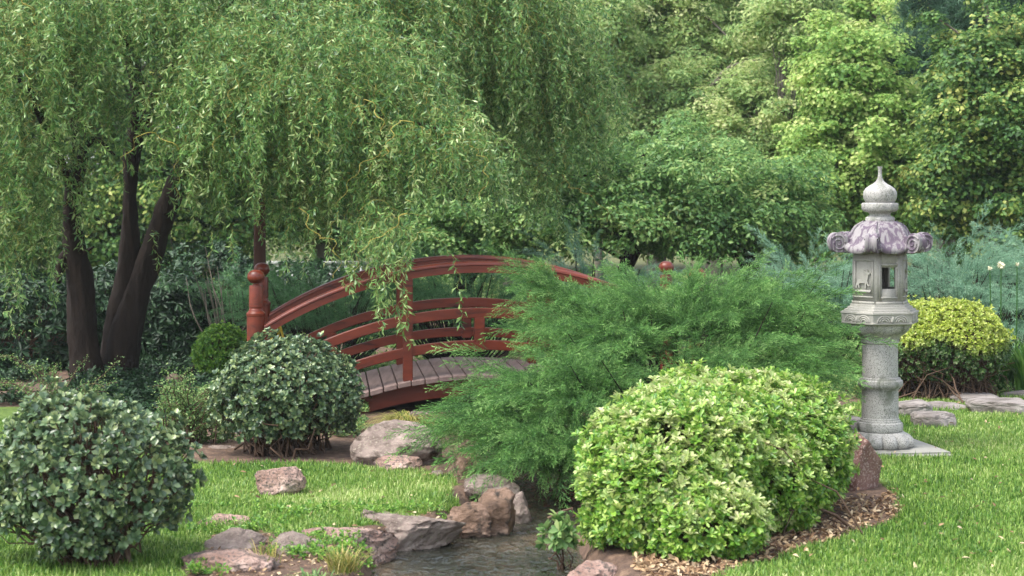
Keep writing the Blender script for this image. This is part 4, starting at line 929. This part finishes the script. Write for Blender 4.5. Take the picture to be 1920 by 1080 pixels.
# ------------------------------------------------------------------ willow
def willow():
    rng = np.random.default_rng(101)
    base = at(200, 712, 18.9); base[2] = 0
    T = thing('willow_tree', base, 'large weeping willow with dark forked trunks and curly hanging twigs', 'tree')
    tb = MB(); Yt = 18.9
    def pt(px, py, Y=Yt): return at(px, py, Y)
    tb.tube([pt(165, 740, 18.7), pt(162, 690, 18.7), pt(152, 600, 18.7), pt(148, 520, 18.7), pt(135, 440, 18.6), pt(138, 360, 18.5), pt(150, 280, 18.3), pt(140, 180, 18), pt(90, 60, 17.5)], [.19, .16, .14, .135, .10, .085, .075, .07, .05], 160, 36)
    tb.tube([pt(228, 745), pt(228, 700), pt(236, 620), pt(262, 540), pt(292, 450), pt(318, 380), pt(352, 290), pt(385, 200), pt(450, 80, 18), pt(560, 20, 17.2)], [.22, .18, .16, .13, .115, .105, .09, .08, .06, .04], 180, 40)
    tb.tube([pt(215, 700, 19.0), pt(222, 620, 19.), pt(238, 520, 19.), pt(246, 420, 19.), pt(246, 300, 19.), pt(258, 180, 19), pt(230, 20, 18.5)], [.16, .14, .13, .08, .075, .07, .05], 160, 32)
    tb.tube([pt(130, 470, 18.65), pt(112, 495, 18.6), pt(108, 530, 18.5)], [.06, .06, .03], 10, 8)
    tb.tube([pt(150, 480, 18.6), pt(165, 468, 18.5), pt(176, 462, 18.4)], [.02, .015, .008], 8, 6)
    # limbs to the hanging masses
    LM = [[(385, 200, 18.9), (520, 120, 17.8), (640, 150, 16.9)], [(352, 290, 18.9), (560, 190, 17.5), (760, 230, 16.5), (850, 240, 16.2)], [(450, 80, 18), (650, -60, 18.8), (830, -60, 19.5), (960, 20, 19.7), (1030, 120, 19.9)],
          [(246, 300, 19.), (320, 120, 19.3), (560, -100, 19.5), (780, -150, 19.6)], [(138, 360, 18.5), (60, 180, 17.6), (0, 120, 17)], [(258, 180, 19), (230, 60, 17.8), (210, 20, 17.0)], [(150, 280, 18.3), (180, 262, 18.2), (215, 290, 18.1)],
          [(90, 60, 17.5), (-60, -60, 17.5), (-160, -60, 17.6)], [(230, 20, 18.5), (200, -120, 18.6), (120, -200, 18.7)]]
    for l_ in LM: tb.tube([pt(*q) for q in l_], [.05, .035, .012], 26, 8)
    V = np.vstack(tb.V); Pn = V * [1, 1, .22]
    tb.V = [V + np.stack([.016 * sn(Pn, 38, 1) + .012 * sn(V, 6, 3), .016 * sn(Pn, 38, 2) + .012 * sn(V, 6, 4), np.zeros(len(V))], -1) * sstep(4.2, 2.6, V[:, 2:3])]
    tb.build('trunk', M['bark_dark'], T, smooth=True)
    domes = [(560, 190, 16.9, 1.2, .85, .74, 800, .8, 1.55), (800, 300, 16.3, .58, .5, .42, 280, .35, .75), (20, 150, 16.9, .62, .8, .9, 420, 1.3, 2.1), (225, 50, 17.2, .85, .8, .7, 480, .4, .8),
             (385, 300, 16.7, .42, .45, .42, 110, .4, .9), (330, -60, 18.3, 2.2, 1.0, .7, 750, .7, 1.25), (830, 40, 19.5, 1.2, 1.0, 1.0, 820, 1.1, 1.9), (1005, 150, 19.8, .58, .65, .72, 380, .9, 1.55),
             (1060, 240, 20., .33, .4, .3, 90, .4, .9), (640, 380, 17., .45, .5, .25, 110, .45, .75), (700, 60, 18.3, .6, .5, .6, 260, .8, 1.5), (470, 330, 16.9, .45, .4, .3, 110, .5, .8), (130, 190, 17.2, .4, .5, .4, 80, .2, .4), (30, 340, 17.3, .5, .5, .4, 190, .7, 1.25)]
    P0, D0, LL = [], [], []
    for (px, py, Y, rx, ry, rz_, n, l0, l1) in domes:
        c = pt(px, py, Y); d = norm(rng.normal(size=(n * 3, 3)) * [1, 1, 1.0]); d = d[d[:, 2] > -.15][:n]
        k = rng.random(len(d)) ** .45; P0.append(c + d * k[:, None] * [rx, ry, rz_]); D0.append(norm(d * [1, 1, .55] + [0, 0, .35] + rng.normal(size=d.shape) * .3)); LL.append(rng.uniform(l0, l1, len(d)))
    # single curtains: (px, py, Y, n, l0, l1, spread px)
    for (px, py, Y, n, l0, l1, sp_) in [(752, 400, 15.6, 16, 1.0, 1.35, 26), (50, 430, 16.9, 12, .9, 1.25, 14), (1015, 310, 19.6, 46, .6, 1.0, 28), (960, 330, 19.6, 22, .5, .7, 40), (700, 420, 15.8, 14, .4, .6, 30), (270, 430, 17, 6, .5, .8, 30), (560, 420, 16.2, 18, .25, .5, 80), (90, 400, 17, 30, .6, 1.1, 50)]:
        c = np.array([pt(px + rng.normal() * sp_, py + rng.normal() * 20, Y + rng.normal() * .1) for _ in range(n)]); P0.append(c); D0.append(norm(rng.normal(size=c.shape) + [0, 0, .2])); LL.append(rng.uniform(l0, l1, n))
    P0 = np.vstack(P0); D0 = np.vstack(D0); LL = np.concatenate(LL); S_ = len(P0); K = 22
    P = np.zeros((S_, K, 3)); P[:, 0] = P0; d = D0.copy(); ds = LL / (K - 1); ph = rng.uniform(0, 6.28, (S_, 2)); fr = rng.uniform(.7, 1.4, (S_, 2))
    for k in range(1, K):
        g_ = .28 * (1 - math.exp(-k / 3)); curl = np.stack([np.sin(ph[:, 0] + fr[:, 0] * k * 1.5), np.cos(ph[:, 1] + fr[:, 1] * k * 1.5), np.zeros(S_)], -1) * .75
        d = norm(d + np.array([0, 0, -1]) * (g_ * .75 + .03) + rng.normal(size=d.shape) * .16); P[:, k] = P[:, k - 1] + norm(d + curl) * ds[:, None]
    # the crown is hollow round the trunks: strands that would hang there end higher up
    X_, Z_ = P[..., 0] / P[..., 1], (P[..., 2] - CAMH) / P[..., 1]
    hid = (X_ > (112 - 960) / F) & (X_ < (335 - 960) / F) & (Z_ < (350 - 285) / F) & (Z_ > (350 - 640) / F)
    bad = (hid.sum(1) >= 2) & (rng.random(S_) < .76); P, D0, LL = P[~bad], D0[~bad], LL[~bad]; S_ = len(P)
    R = np.broadcast_to(np.linspace(.0024, .0009, K), (S_, K)) * rng.uniform(.7, 1.5, (S_, 1))
    TW = MB(); V, Q = tubes(P, R, 3); TW.add(V, Q); nq = len(Q)
    # long bare golden twigs
    g = rng.choice(S_, 260, replace=False); G0 = P[g, 0] + rng.normal(size=(260, 3)) * .05; d = norm(D0[g] + rng.normal(size=(260, 3)) * .5); GP = np.zeros((260, 30, 3)); GP[:, 0] = G0 + (G0 - [0, 1, 0] - G0) * rng.uniform(0, .25, (260, 1)); gl = rng.uniform(.5, 1.3, 260) / 29; gp_ = rng.uniform(0, 6.28, (260, 2))
    for k in range(1, 30):
        d = norm(d + [0, 0, -.13] + rng.normal(size=d.shape) * .22); cu_ = np.stack([np.sin(gp_[:, 0] + k * .9), np.cos(gp_[:, 1] + k * .8), np.zeros(260)], -1) * .8; GP[:, k] = GP[:, k - 1] + norm(d + cu_) * gl[:, None]
    V, Q = tubes(GP, np.broadcast_to(np.linspace(.0032, .0012, 30), (260, 30)), 4); TW.add(V, Q); two = TW.build('twig', M['willow_twig'], T, smooth=True); two.data.materials.append(M['willow_gold']); mi = np.zeros(len(two.data.polygons), np.int32); mi[nq:] = 1; two.data.polygons.foreach_set('material_index', mi)
    # leaves
    n_per = np.maximum((LL / .018).astype(int), 12); sid = np.repeat(np.arange(S_), n_per); u_ = (rng.random(len(sid)) ** .85) * (K - 1.001); i0 = u_.astype(int); f_ = (u_ - i0)[:, None]
    A = P[sid, i0]; Bp = P[sid, i0 + 1]; pos = A * (1 - f_) + Bp * f_; tn = norm(Bp - A); n = len(sid)
    side = norm(np.cross(tn, rng.normal(size=(n, 3)))); ld = norm(tn * rng.uniform(.1, .9, (n, 1)) + side * .8 + np.array([0, 0, -.35])); ln = rng.uniform(.045, .088, n)[:, None]
    wv = norm(np.cross(ld, rng.normal(size=(n, 3)))) * .0066 * (ln / .06); nn = np.cross(ld, norm(wv)); cu = rng.normal(size=(n, 1)) * .35
    m_ = pos + ld * ln * .5 + nn * ln * cu * .25; tip = pos + ld * ln * .92 - nn * ln * cu * .6
    V = np.stack([pos, m_ - wv, m_ + wv, tip], 1).reshape(-1, 3); b_ = np.arange(n)[:, None] * 4
    Fc = np.concatenate([b_ + [0, 1, 2], b_ + [2, 1, 3]], 1).reshape(-1, 3)
    R = np.repeat(np.clip(rng.random(n) * .8 + rng.normal(0, .12, S_)[sid] + .08, 0, 1), 2)
    mesh_np('foliage', V, Fc, M['willow_leaf'], T, rnd=R)
willow()

# ------------------------------------------------------------------ background trees
def tree(name, label, px, Y, crowns, mat, bark, seed, ncl, nl, leaf=.08, lw=.5, cl=(.3, .55), flat=.45, group=None, trunk_r=.12, cull=True, proto=None, lean=0, lo=.35, twigs=.7, cat='tree'):
    """crowns: list of (px,py,Y,rx,ry,rz,weight). ncl clusters of nl leaves"""
    rng = np.random.default_rng(seed); base = at(px, 500, Y); base[2] = -.05
    T = thing(name, base, label, cat, group)
    W_ = np.array([c[6] for c in crowns], float); W_ /= W_.sum(); C, Dn = [], []
    for (cpx, cpy, cY, rx, ry, rz_, w_), q in zip(crowns, W_):
        n = max(3, int(ncl * q)); d = norm(rng.normal(size=(n, 3))); k = rng.uniform(lo, 1, n) ** .6; lump = 1 + .36 * sn(d, 4, seed) + rng.normal(0, .06, n)
        C.append(at(cpx, cpy, cY) + d * (k * lump)[:, None] * [rx, ry, rz_]); Dn.append(d)
    C = np.vstack(C); Dn = np.vstack(Dn)
    # loose shoots that rise out of the outline
    q = rng.choice(len(C), int(len(C) * .30)); ex_ = C[q] + Dn[q] * rng.uniform(.1, .35, (len(q), 1)) * cl[1] * 2 + np.array([0, 0, 1.]) * rng.uniform(0, .45, (len(q), 1)); C = np.vstack([C, ex_]); Dn = np.vstack([Dn, Dn[q]])
    k_ = C[:, 2] > .3; C = C[k_]; Dn = Dn[k_]
    # trunk and limbs
    tb = MB(); cc = C.mean(0); top = cc + [lean, 0, (C[:, 2].max() - cc[2]) * .55]
    tb.tube([base, base * .6 + cc * .4 + rng.normal(size=3) * .08 * [1, 1, 0], cc, top], [trunk_r * 1.25, trunk_r, trunk_r * .6, trunk_r * .2], 26, 10)
    nlimb = max(6, int(len(C) * .12 * twigs))
    sel = rng.choice(len(C), min(nlimb, len(C)), replace=False)
    for i in sel:
        f_ = rng.uniform(.3, .85); st = base * (1 - f_) + top * f_; st = st if f_ < .5 else cc * (1 - (f_ - .5)) + top * (f_ - .5)
        p_ = C[i]; m_ = (st + p_) / 2 + [0, 0, .12 * np.linalg.norm(p_ - st)] + rng.normal(size=3) * .06
        tb.tube([st, m_, p_], [trunk_r * .38, trunk_r * .2, trunk_r * .07], 10, 6)
    tb.build('trunk', bark, T, smooth=True)
    # leaf clusters
    if cull:
        k_ = in_view(C, 200); C = C[k_]; Dn = Dn[k_]
    n = len(C); cs = rng.uniform(cl[0] * .75, cl[1], n); d = norm(rng.normal(size=(n, nl, 3))); kk = rng.random((n, nl, 1)) ** .5
    L_ = C[:, None] + d * kk * cs[:, None, None] * np.array([1, 1, flat]) ; L_[..., 2] -= (kk[..., 0] ** 2) * cs[:, None] * .25
    L_ = L_.reshape(-1, 3); nn = norm(d.reshape(-1, 3) * .7 + np.repeat(Dn, nl, 0) * .4 + [0, 0, .9] + rng.normal(size=L_.shape) * .55)
    if proto is None: pv, pf = blade(leaf, leaf * lw, .12, .15, .55); pid = np.array([0, 0])
    else: pv, pf, pid = proto
    V, Fc, R = scatter(pv, pf, pid, frames(nn, rng), L_, rng.uniform(.65, 1.2, len(L_)), rng)
    cr = np.repeat(rng.normal(0, .16, n), nl * len(pf)); R = np.clip(R * .65 + .18 + cr, 0, 1)
    mesh_np('crown', V, Fc, mat, T, rnd=R)
    return T

BG = 'garden trees behind the junipers'
tree('cherry_tree', 'low spreading green tree with leaning dark trunk behind the bridge end', 1155, 23.5, [(1160, 360, 23.5, 1.35, 1.2, .62, 1), (1290, 390, 23.2, 1.1, 1.0, .55, .8), (1060, 400, 23, .7, .8, .45, .5), (1330, 330, 24, .8, .8, .45, .4)], M['cherry_leaf'], M['bark_dark'], 201, 420, 140, .072, .5, (.25, .42), .5, BG, .09)
tree('cherry_tree', 'low spreading green tree left of the stone lantern', 1390, 24, [(1400, 400, 24, .95, 1.0, .55, 1), (1470, 430, 24.2, .6, .8, .4, .4)], M['cherry_leaf'], M['bark_dark'], 202, 200, 130, .072, .5, (.25, .42), .5, BG, .09)
tree('small_tree', 'dense dark green small tree behind the crown of the bridge', 880, 23.8, [(860, 430, 23.8, 1.0, .9, .5, 1), (960, 400, 24, .8, .9, .6, .8), (770, 420, 24, .6, .8, .5, .5)], M['cherry_leaf'], M['bark_dark'], 203, 300, 130, .07, .5, (.25, .42), .5, BG, .08)
tree('maple_tree', 'lime green pointed maple rising behind the stone lantern', 1610, 26.5, [(1600, 330, 26.5, 1.0, 1.0, 1.1, 1.), (1640, 230, 26.5, .85, .8, .9, .8), (1570, 150, 26.4, .42, .5, .75, .35), (1690, 330, 26.3, .6, .8, .9, .5), (1520, 350, 26.3, .5, .7, .7, .35)], M['maple_leaf'], M['bark_grey'], 204, 520, 170, .068, .8, (.22, .42), .5, BG, .10)
tree('broadleaf_tree', 'deep green tree with yellowish tips filling the right edge', 1860, 24.5, [(1870, 300, 24.5, .95, 1.1, 1.3, 1.), (1850, 160, 24.6, .7, .9, .8, .6), (1940, 180, 24.6, .7, .9, 1.0, .5), (1790, 330, 24.3, .4, .6, .7, .3)], M['deep_leaf'], M['bark_grey'], 205, 520, 160, .07, .75, (.22, .40), .5, BG, .10)
tree('tall_tree', 'pale yellow green tree right of centre behind the pointed maple', 1640, 33, [(1640, 60, 33, 2.3, 1.5, 1.5, 1.), (1500, 60, 33.5, 1.4, 1.2, 1.5, .6), (1730, 200, 33, 1.2, 1.2, 1.5, .6), (1850, 80, 33.5, 1.3, 1.0, 1.5, .6)], M['maple_leaf'], M['bark_grey'], 206, 520, 190, .082, .8, (.3, .6), .45, 'tall woodland trees', .16)
tree('tall_tree', 'olive green tree with hanging branches right of the willow', 1230, 32, [(1210, 60, 32, 1.7, 1.4, 1.4, 1.), (1130, 170, 32, 1.2, 1.2, 1.1, .7), (1330, 190, 32, 1.2, 1.2, 1.4, .8), (1300, 20, 32.5, 1.5, 1.2, 1.2, .6)], M['gum_leaf'], M['bark_grey'], 207, 560, 190, .08, .55, (.3, .55), .45, 'tall woodland trees', .15)
tree('tall_tree', 'slender dusky green tree with visible trunk in the gap left of the maple', 1450, 35, [(1450, 120, 35, 1.3, 1.2, 1.4, 1.), (1440, 300, 35.5, 1.4, 1.2, 1.0, .6), (1400, 10, 35, 1.4, 1.2, 1.0, .6)], M['gum_leaf'], M['bark_grey'], 208, 460, 190, .08, .55, (.3, .6), .4, 'tall woodland trees', .17)
tree('tall_tree', 'olive green tree mostly hidden behind the right part of the willow', 960, 34, [(960, 60, 34, 1.9, 1.4, 1.8, 1.), (1060, 260, 34, 1.4, 1.2, 1.2, .7)], M['gum_leaf'], M['bark_grey'], 209, 360, 150, .09, .55, (.35, .6), .45, 'tall woodland trees', .16)
tree('tall_tree', 'shady tree behind the willow above the bridge', 640, 31, [(640, 150, 31, 2.0, 1.4, 2.0, 1.), (560, 360, 31, 1.8, 1.2, .9, .6)], M['deep_leaf'], M['bark_grey'], 210, 330, 130, .10, .6, (.35, .6), .45, 'tall woodland trees', .16)
tree('tall_tree', 'shady tree behind the willow trunks at the left', 260, 30, [(260, 150, 30, 2.2, 1.4, 2.0, 1.), (240, 400, 30, 2.0, 1.2, .9, .7)], M['deep_leaf'], M['bark_grey'], 211, 380, 130, .10, .6, (.35, .6), .45, 'tall woodland trees', .16)
tree('tall_tree', 'shady tree at the left edge behind the willow', -80, 30.5, [(-60, 150, 30.5, 2.0, 1.4, 2.2, 1.), (-20, 430, 30, 1.6, 1.2, .8, .5)], M['deep_leaf'], M['bark_grey'], 212, 260, 100, .12, .6, (.35, .6), .45, 'tall woodland trees', .16)
tree('tall_tree', 'deep green tree beyond the right edge tree below the pines', 2000, 31, [(1960, 250, 31, 1.6, 1.3, 2.0, 1.)], M['deep_leaf'], M['bark_grey'], 213, 200, 130, .10, .6, (.35, .6), .45, 'tall woodland trees', .16)

tree('tall_tree', 'light green tree filling the gap above the low spreading trees', 1340, 30, [(1320, 230, 30, 1.3, 1.0, .8, 1.), (1180, 230, 30.5, .9, .9, .8, .6), (1420, 260, 30, .8, .9, .9, .5)], M['gum_leaf'], M['bark_grey'], 214, 460, 170, .075, .55, (.25, .5), .45, 'tall woodland trees', .13)
tree('tall_tree', 'soft yellow green tree between the pointed maple and the right edge tree', 1770, 29, [(1760, 130, 29, .8, .9, 1.2, 1.), (1780, 260, 28.5, .5, .8, 1.0, .5)], M['maple_leaf'], M['bark_grey'], 215, 280, 170, .075, .7, (.25, .45), .45, 'tall woodland trees', .12)
tree('slender_tree', 'thin pale trunked young tree standing in the gap left of the pointed maple', 1462, 29, [(1475, 20, 29, .7, .7, .6, 1.), (1440, 250, 29, .4, .5, .7, .4)], M['gum_leaf'], M['bark_grey'], 231, 130, 110, .08, .55, (.2, .4), .45, 'slender young trees', .055)
tree('slender_tree', 'thin trunked young tree just right of the willow edge', 1125, 29.5, [(1110, 30, 29.5, .6, .7, .7, 1.)], M['gum_leaf'], M['bark_grey'], 232, 110, 110, .08, .55, (.2, .4), .45, 'slender young trees', .06)
# pines at the top right
def pine_proto(rng):
    V = []; I = []
    for k in range(26):
        t_ = rng.random(); az = rng.uniform(0, 6.28); p = np.array([0, 0, t_ * .25]); d = norm(np.array([math.cos(az), math.sin(az), rng.uniform(.5, 1.6)])); s_ = norm(np.cross(d, rng.normal(size=3))) * .006
        V += [p - s_, p + s_, p + d * rng.uniform(.1, .17)]; I.append(k % 6)
    return np.array(V), np.arange(len(V)).reshape(-1, 3), np.array(I)
pp_ = pine_proto(np.random.default_rng(3))
for i, (px, Y, cr, lab) in enumerate([(1780, 27.5, [(1785, 60, 27.5, .3, .35, .7, 1.), (1800, -20, 27.5, .6, .5, .35, .6), (1745, 130, 27.5, .4, .4, .25, .4)], 'thin dark pine with bare lower trunk above the maple'),
                                      (1880, 27, [(1885, -15, 27, .6, .6, .35, 1.), (1860, 20, 27, .4, .5, .25, .6)], 'dark pine crown in the top right corner'),
                                      (1715, 27.2, [(1715, 130, 27.2, .3, .3, .4, 1.)], 'small sparse pine between the maple and the thin pine')]):
    tree('pine_tree', lab, px, Y, cr, M['pine_leaf'], M['bark_grey'], 220 + i, 70 if i < 2 else 30, 16, cl=(.15, .3), flat=.7, group='pines at the top right', trunk_r=.07, proto=pp_)

# the wood beyond: one mass
def woodland():
    rng = np.random.default_rng(301); n = 1700
    C = np.stack([rng.uniform(-16, 16, n), rng.uniform(38, 46, n), rng.uniform(.5, 8.5, n)], -1); C = C[in_view(C, 150)]; n = len(C); nl = 170
    cs = rng.uniform(.5, 1.1, n); d = norm(rng.normal(size=(n, nl, 3))); L_ = (C[:, None] + d * rng.random((n, nl, 1)) ** .5 * cs[:, None, None] * [1, 1, .5]).reshape(-1, 3)
    pv, pf = blade(.13, .085, .12, .15, .55); V, Fc, R = scatter(pv, pf, np.array([0, 0]), frames(norm(rng.normal(size=L_.shape) * .7 + [0, 0, .9]), rng), L_, rng.uniform(.7, 1.2, len(L_)), rng)
    tag(mesh_np('woodland', V, Fc, M['gum_leaf'], rnd=np.clip(R * .6 + np.repeat(rng.normal(.15, .15, n), nl * 2), 0, 1)), 'dense far woodland closing the view behind all the trees', 'woodland', kind='stuff')
woodland()

# the air between: far trees fade a little
m, t, out = newmat('haze'); v = t.nodes.new('ShaderNodeVolumePrincipled'); v.inputs['Density'].default_value = .00055; v.inputs['Color'].default_value = (.9, .95, 1, 1); v.inputs['Anisotropy'].default_value = .2
t.links.new(v.outputs[0], out.inputs['Volume'])
bm = bmesh.new(); bmesh.ops.create_cube(bm, size=1)
for q in bm.verts: q.co = Vector((q.co.x * 560, 190 + q.co.y * 480, -2 + (q.co.z + .5) * 20))
me = bpy.data.meshes.new('haze'); bm.to_mesh(me); bm.free(); hz = link(me, 'haze', m); tag(hz, 'thin pale garden haze', 'haze', kind='stuff')

# ------------------------------------------------------------------ small man-made things behind
def small_things():
    # tall wooden post with a small lamp arm
    b = at(487, 520, 18.4); b[2] = 0; top = at(463, 262, 18.4); top[0] = b[0]
    T = thing('lamp_post', b, 'dark red wooden post behind the left bridge post with a small grey lamp', 'lamp post')
    mb = MB(); mb.tube([b, (b + top) / 2, top], [.062, .06, .055], 6, 12); mb.build('pole', M['pole_wood'], T, smooth=True)
    q = at(520, 303, 18.3); mb = MB(); mb.tube([top - [0, 0, .12], (top + q) / 2, q + [0, 0, .03]], [.012, .012, .012], 8, 6); mb.build('arm', M['pole_wood'], T, smooth=True)
    mb = MB(); a_ = np.arange(16) * math.pi / 8
    pr = [(.03, .01), (.025, .05), (0, .09), (-.012, .092), (-.014, .06)]
    V = np.array([[[q[0] + r_ * math.cos(x), q[1] + r_ * math.sin(x), q[2] + z_] for x in a_] for z_, r_ in pr]); idx = np.arange(5 * 16).reshape(5, 16)
    mb.add(V.reshape(-1, 3), [np.stack([idx[:-1], np.roll(idx, -1, 1)[:-1], np.roll(idx, -1, 1)[1:], idx[1:]], -1).reshape(-1, 4), idx[0][None], idx[-1][None, ::-1]]); mb.build('lamp_shade', M['lamp_grey'], T)
    # white picket fence
    Y = 27.; x0 = at(500, 500, Y)[0]; x1 = at(700, 500, Y)[0]; zt, zb = at(0, 492, Y)[2], at(0, 528, Y)[2]
    T = thing('picket_fence', (x0, Y, 0), 'white painted fence glimpsed beyond the left bridge rail', 'fence'); 
    def bx(name, a0, a1, z0, z1, y0, y1):
        V = np.array([[x, y, z] for z in (z0, z1) for x, y in ((a0, y0), (a1, y0), (a1, y1), (a0, y1))]); return mesh_np(name, V, np.array([[3, 2, 1, 0], [4, 5, 6, 7], [0, 1, 5, 4], [1, 2, 6, 5], [2, 3, 7, 6], [3, 0, 4, 7]]), M['fence_white'], T)
    bx('rail', x0, x1, zt - .03, zt + .02, Y, Y + .03); bx('rail', x0, x1, .25, .30, Y, Y + .03)
    for x in np.arange(x0 + .03, x1, .11): bx('picket', x, x + .035, .08, zt + .05 - .1, Y - .025, Y - .003)
    # yellow tripod
    b = at(522, 640, 17.9); b[2] = 0; ap_ = at(520, 600, 17.9); T = thing('yellow_tripod', b, 'yellow three legged stand half hidden behind the left bridge post', 'tripod')
    for dx, dy in ((-.09, -.05), (.01, .09), (.1, -.04)):
        mb = MB(); mb.tube([np.array([b[0] + dx * 2.0, b[1] + dy * 2, 0]), ap_ + [dx * .1, dy * .1, 0]], [.012, .012], 4, 8); mb.build('leg', M['yellow_paint'], T)
    mb = MB(); mb.tube([ap_ - [0, 0, .03], ap_ + [0, 0, .05]], [.03, .03], 4, 10); mb.build('head', M['yellow_paint'], T)
    # grey bare twiggy shrub
    rng = np.random.default_rng(9); b = at(420, 610, 20.2); b[2] = 0; mb = MB()
    for i in range(16):
        e = at(415 + rng.normal() * 35, 520 + rng.normal() * 28, 20.2 + rng.normal() * .15); mb.tube([b + rng.normal(size=3) * [.05, .05, 0], (b + e) / 2 + rng.normal(size=3) * .06, e], [.012, .008, .003], 12, 5)
    tag(mb.build('bare_bush', M['bark_grey'], None, smooth=True), 'bare grey twigs of a leafless bush above the small round bush', 'bush')
small_things()
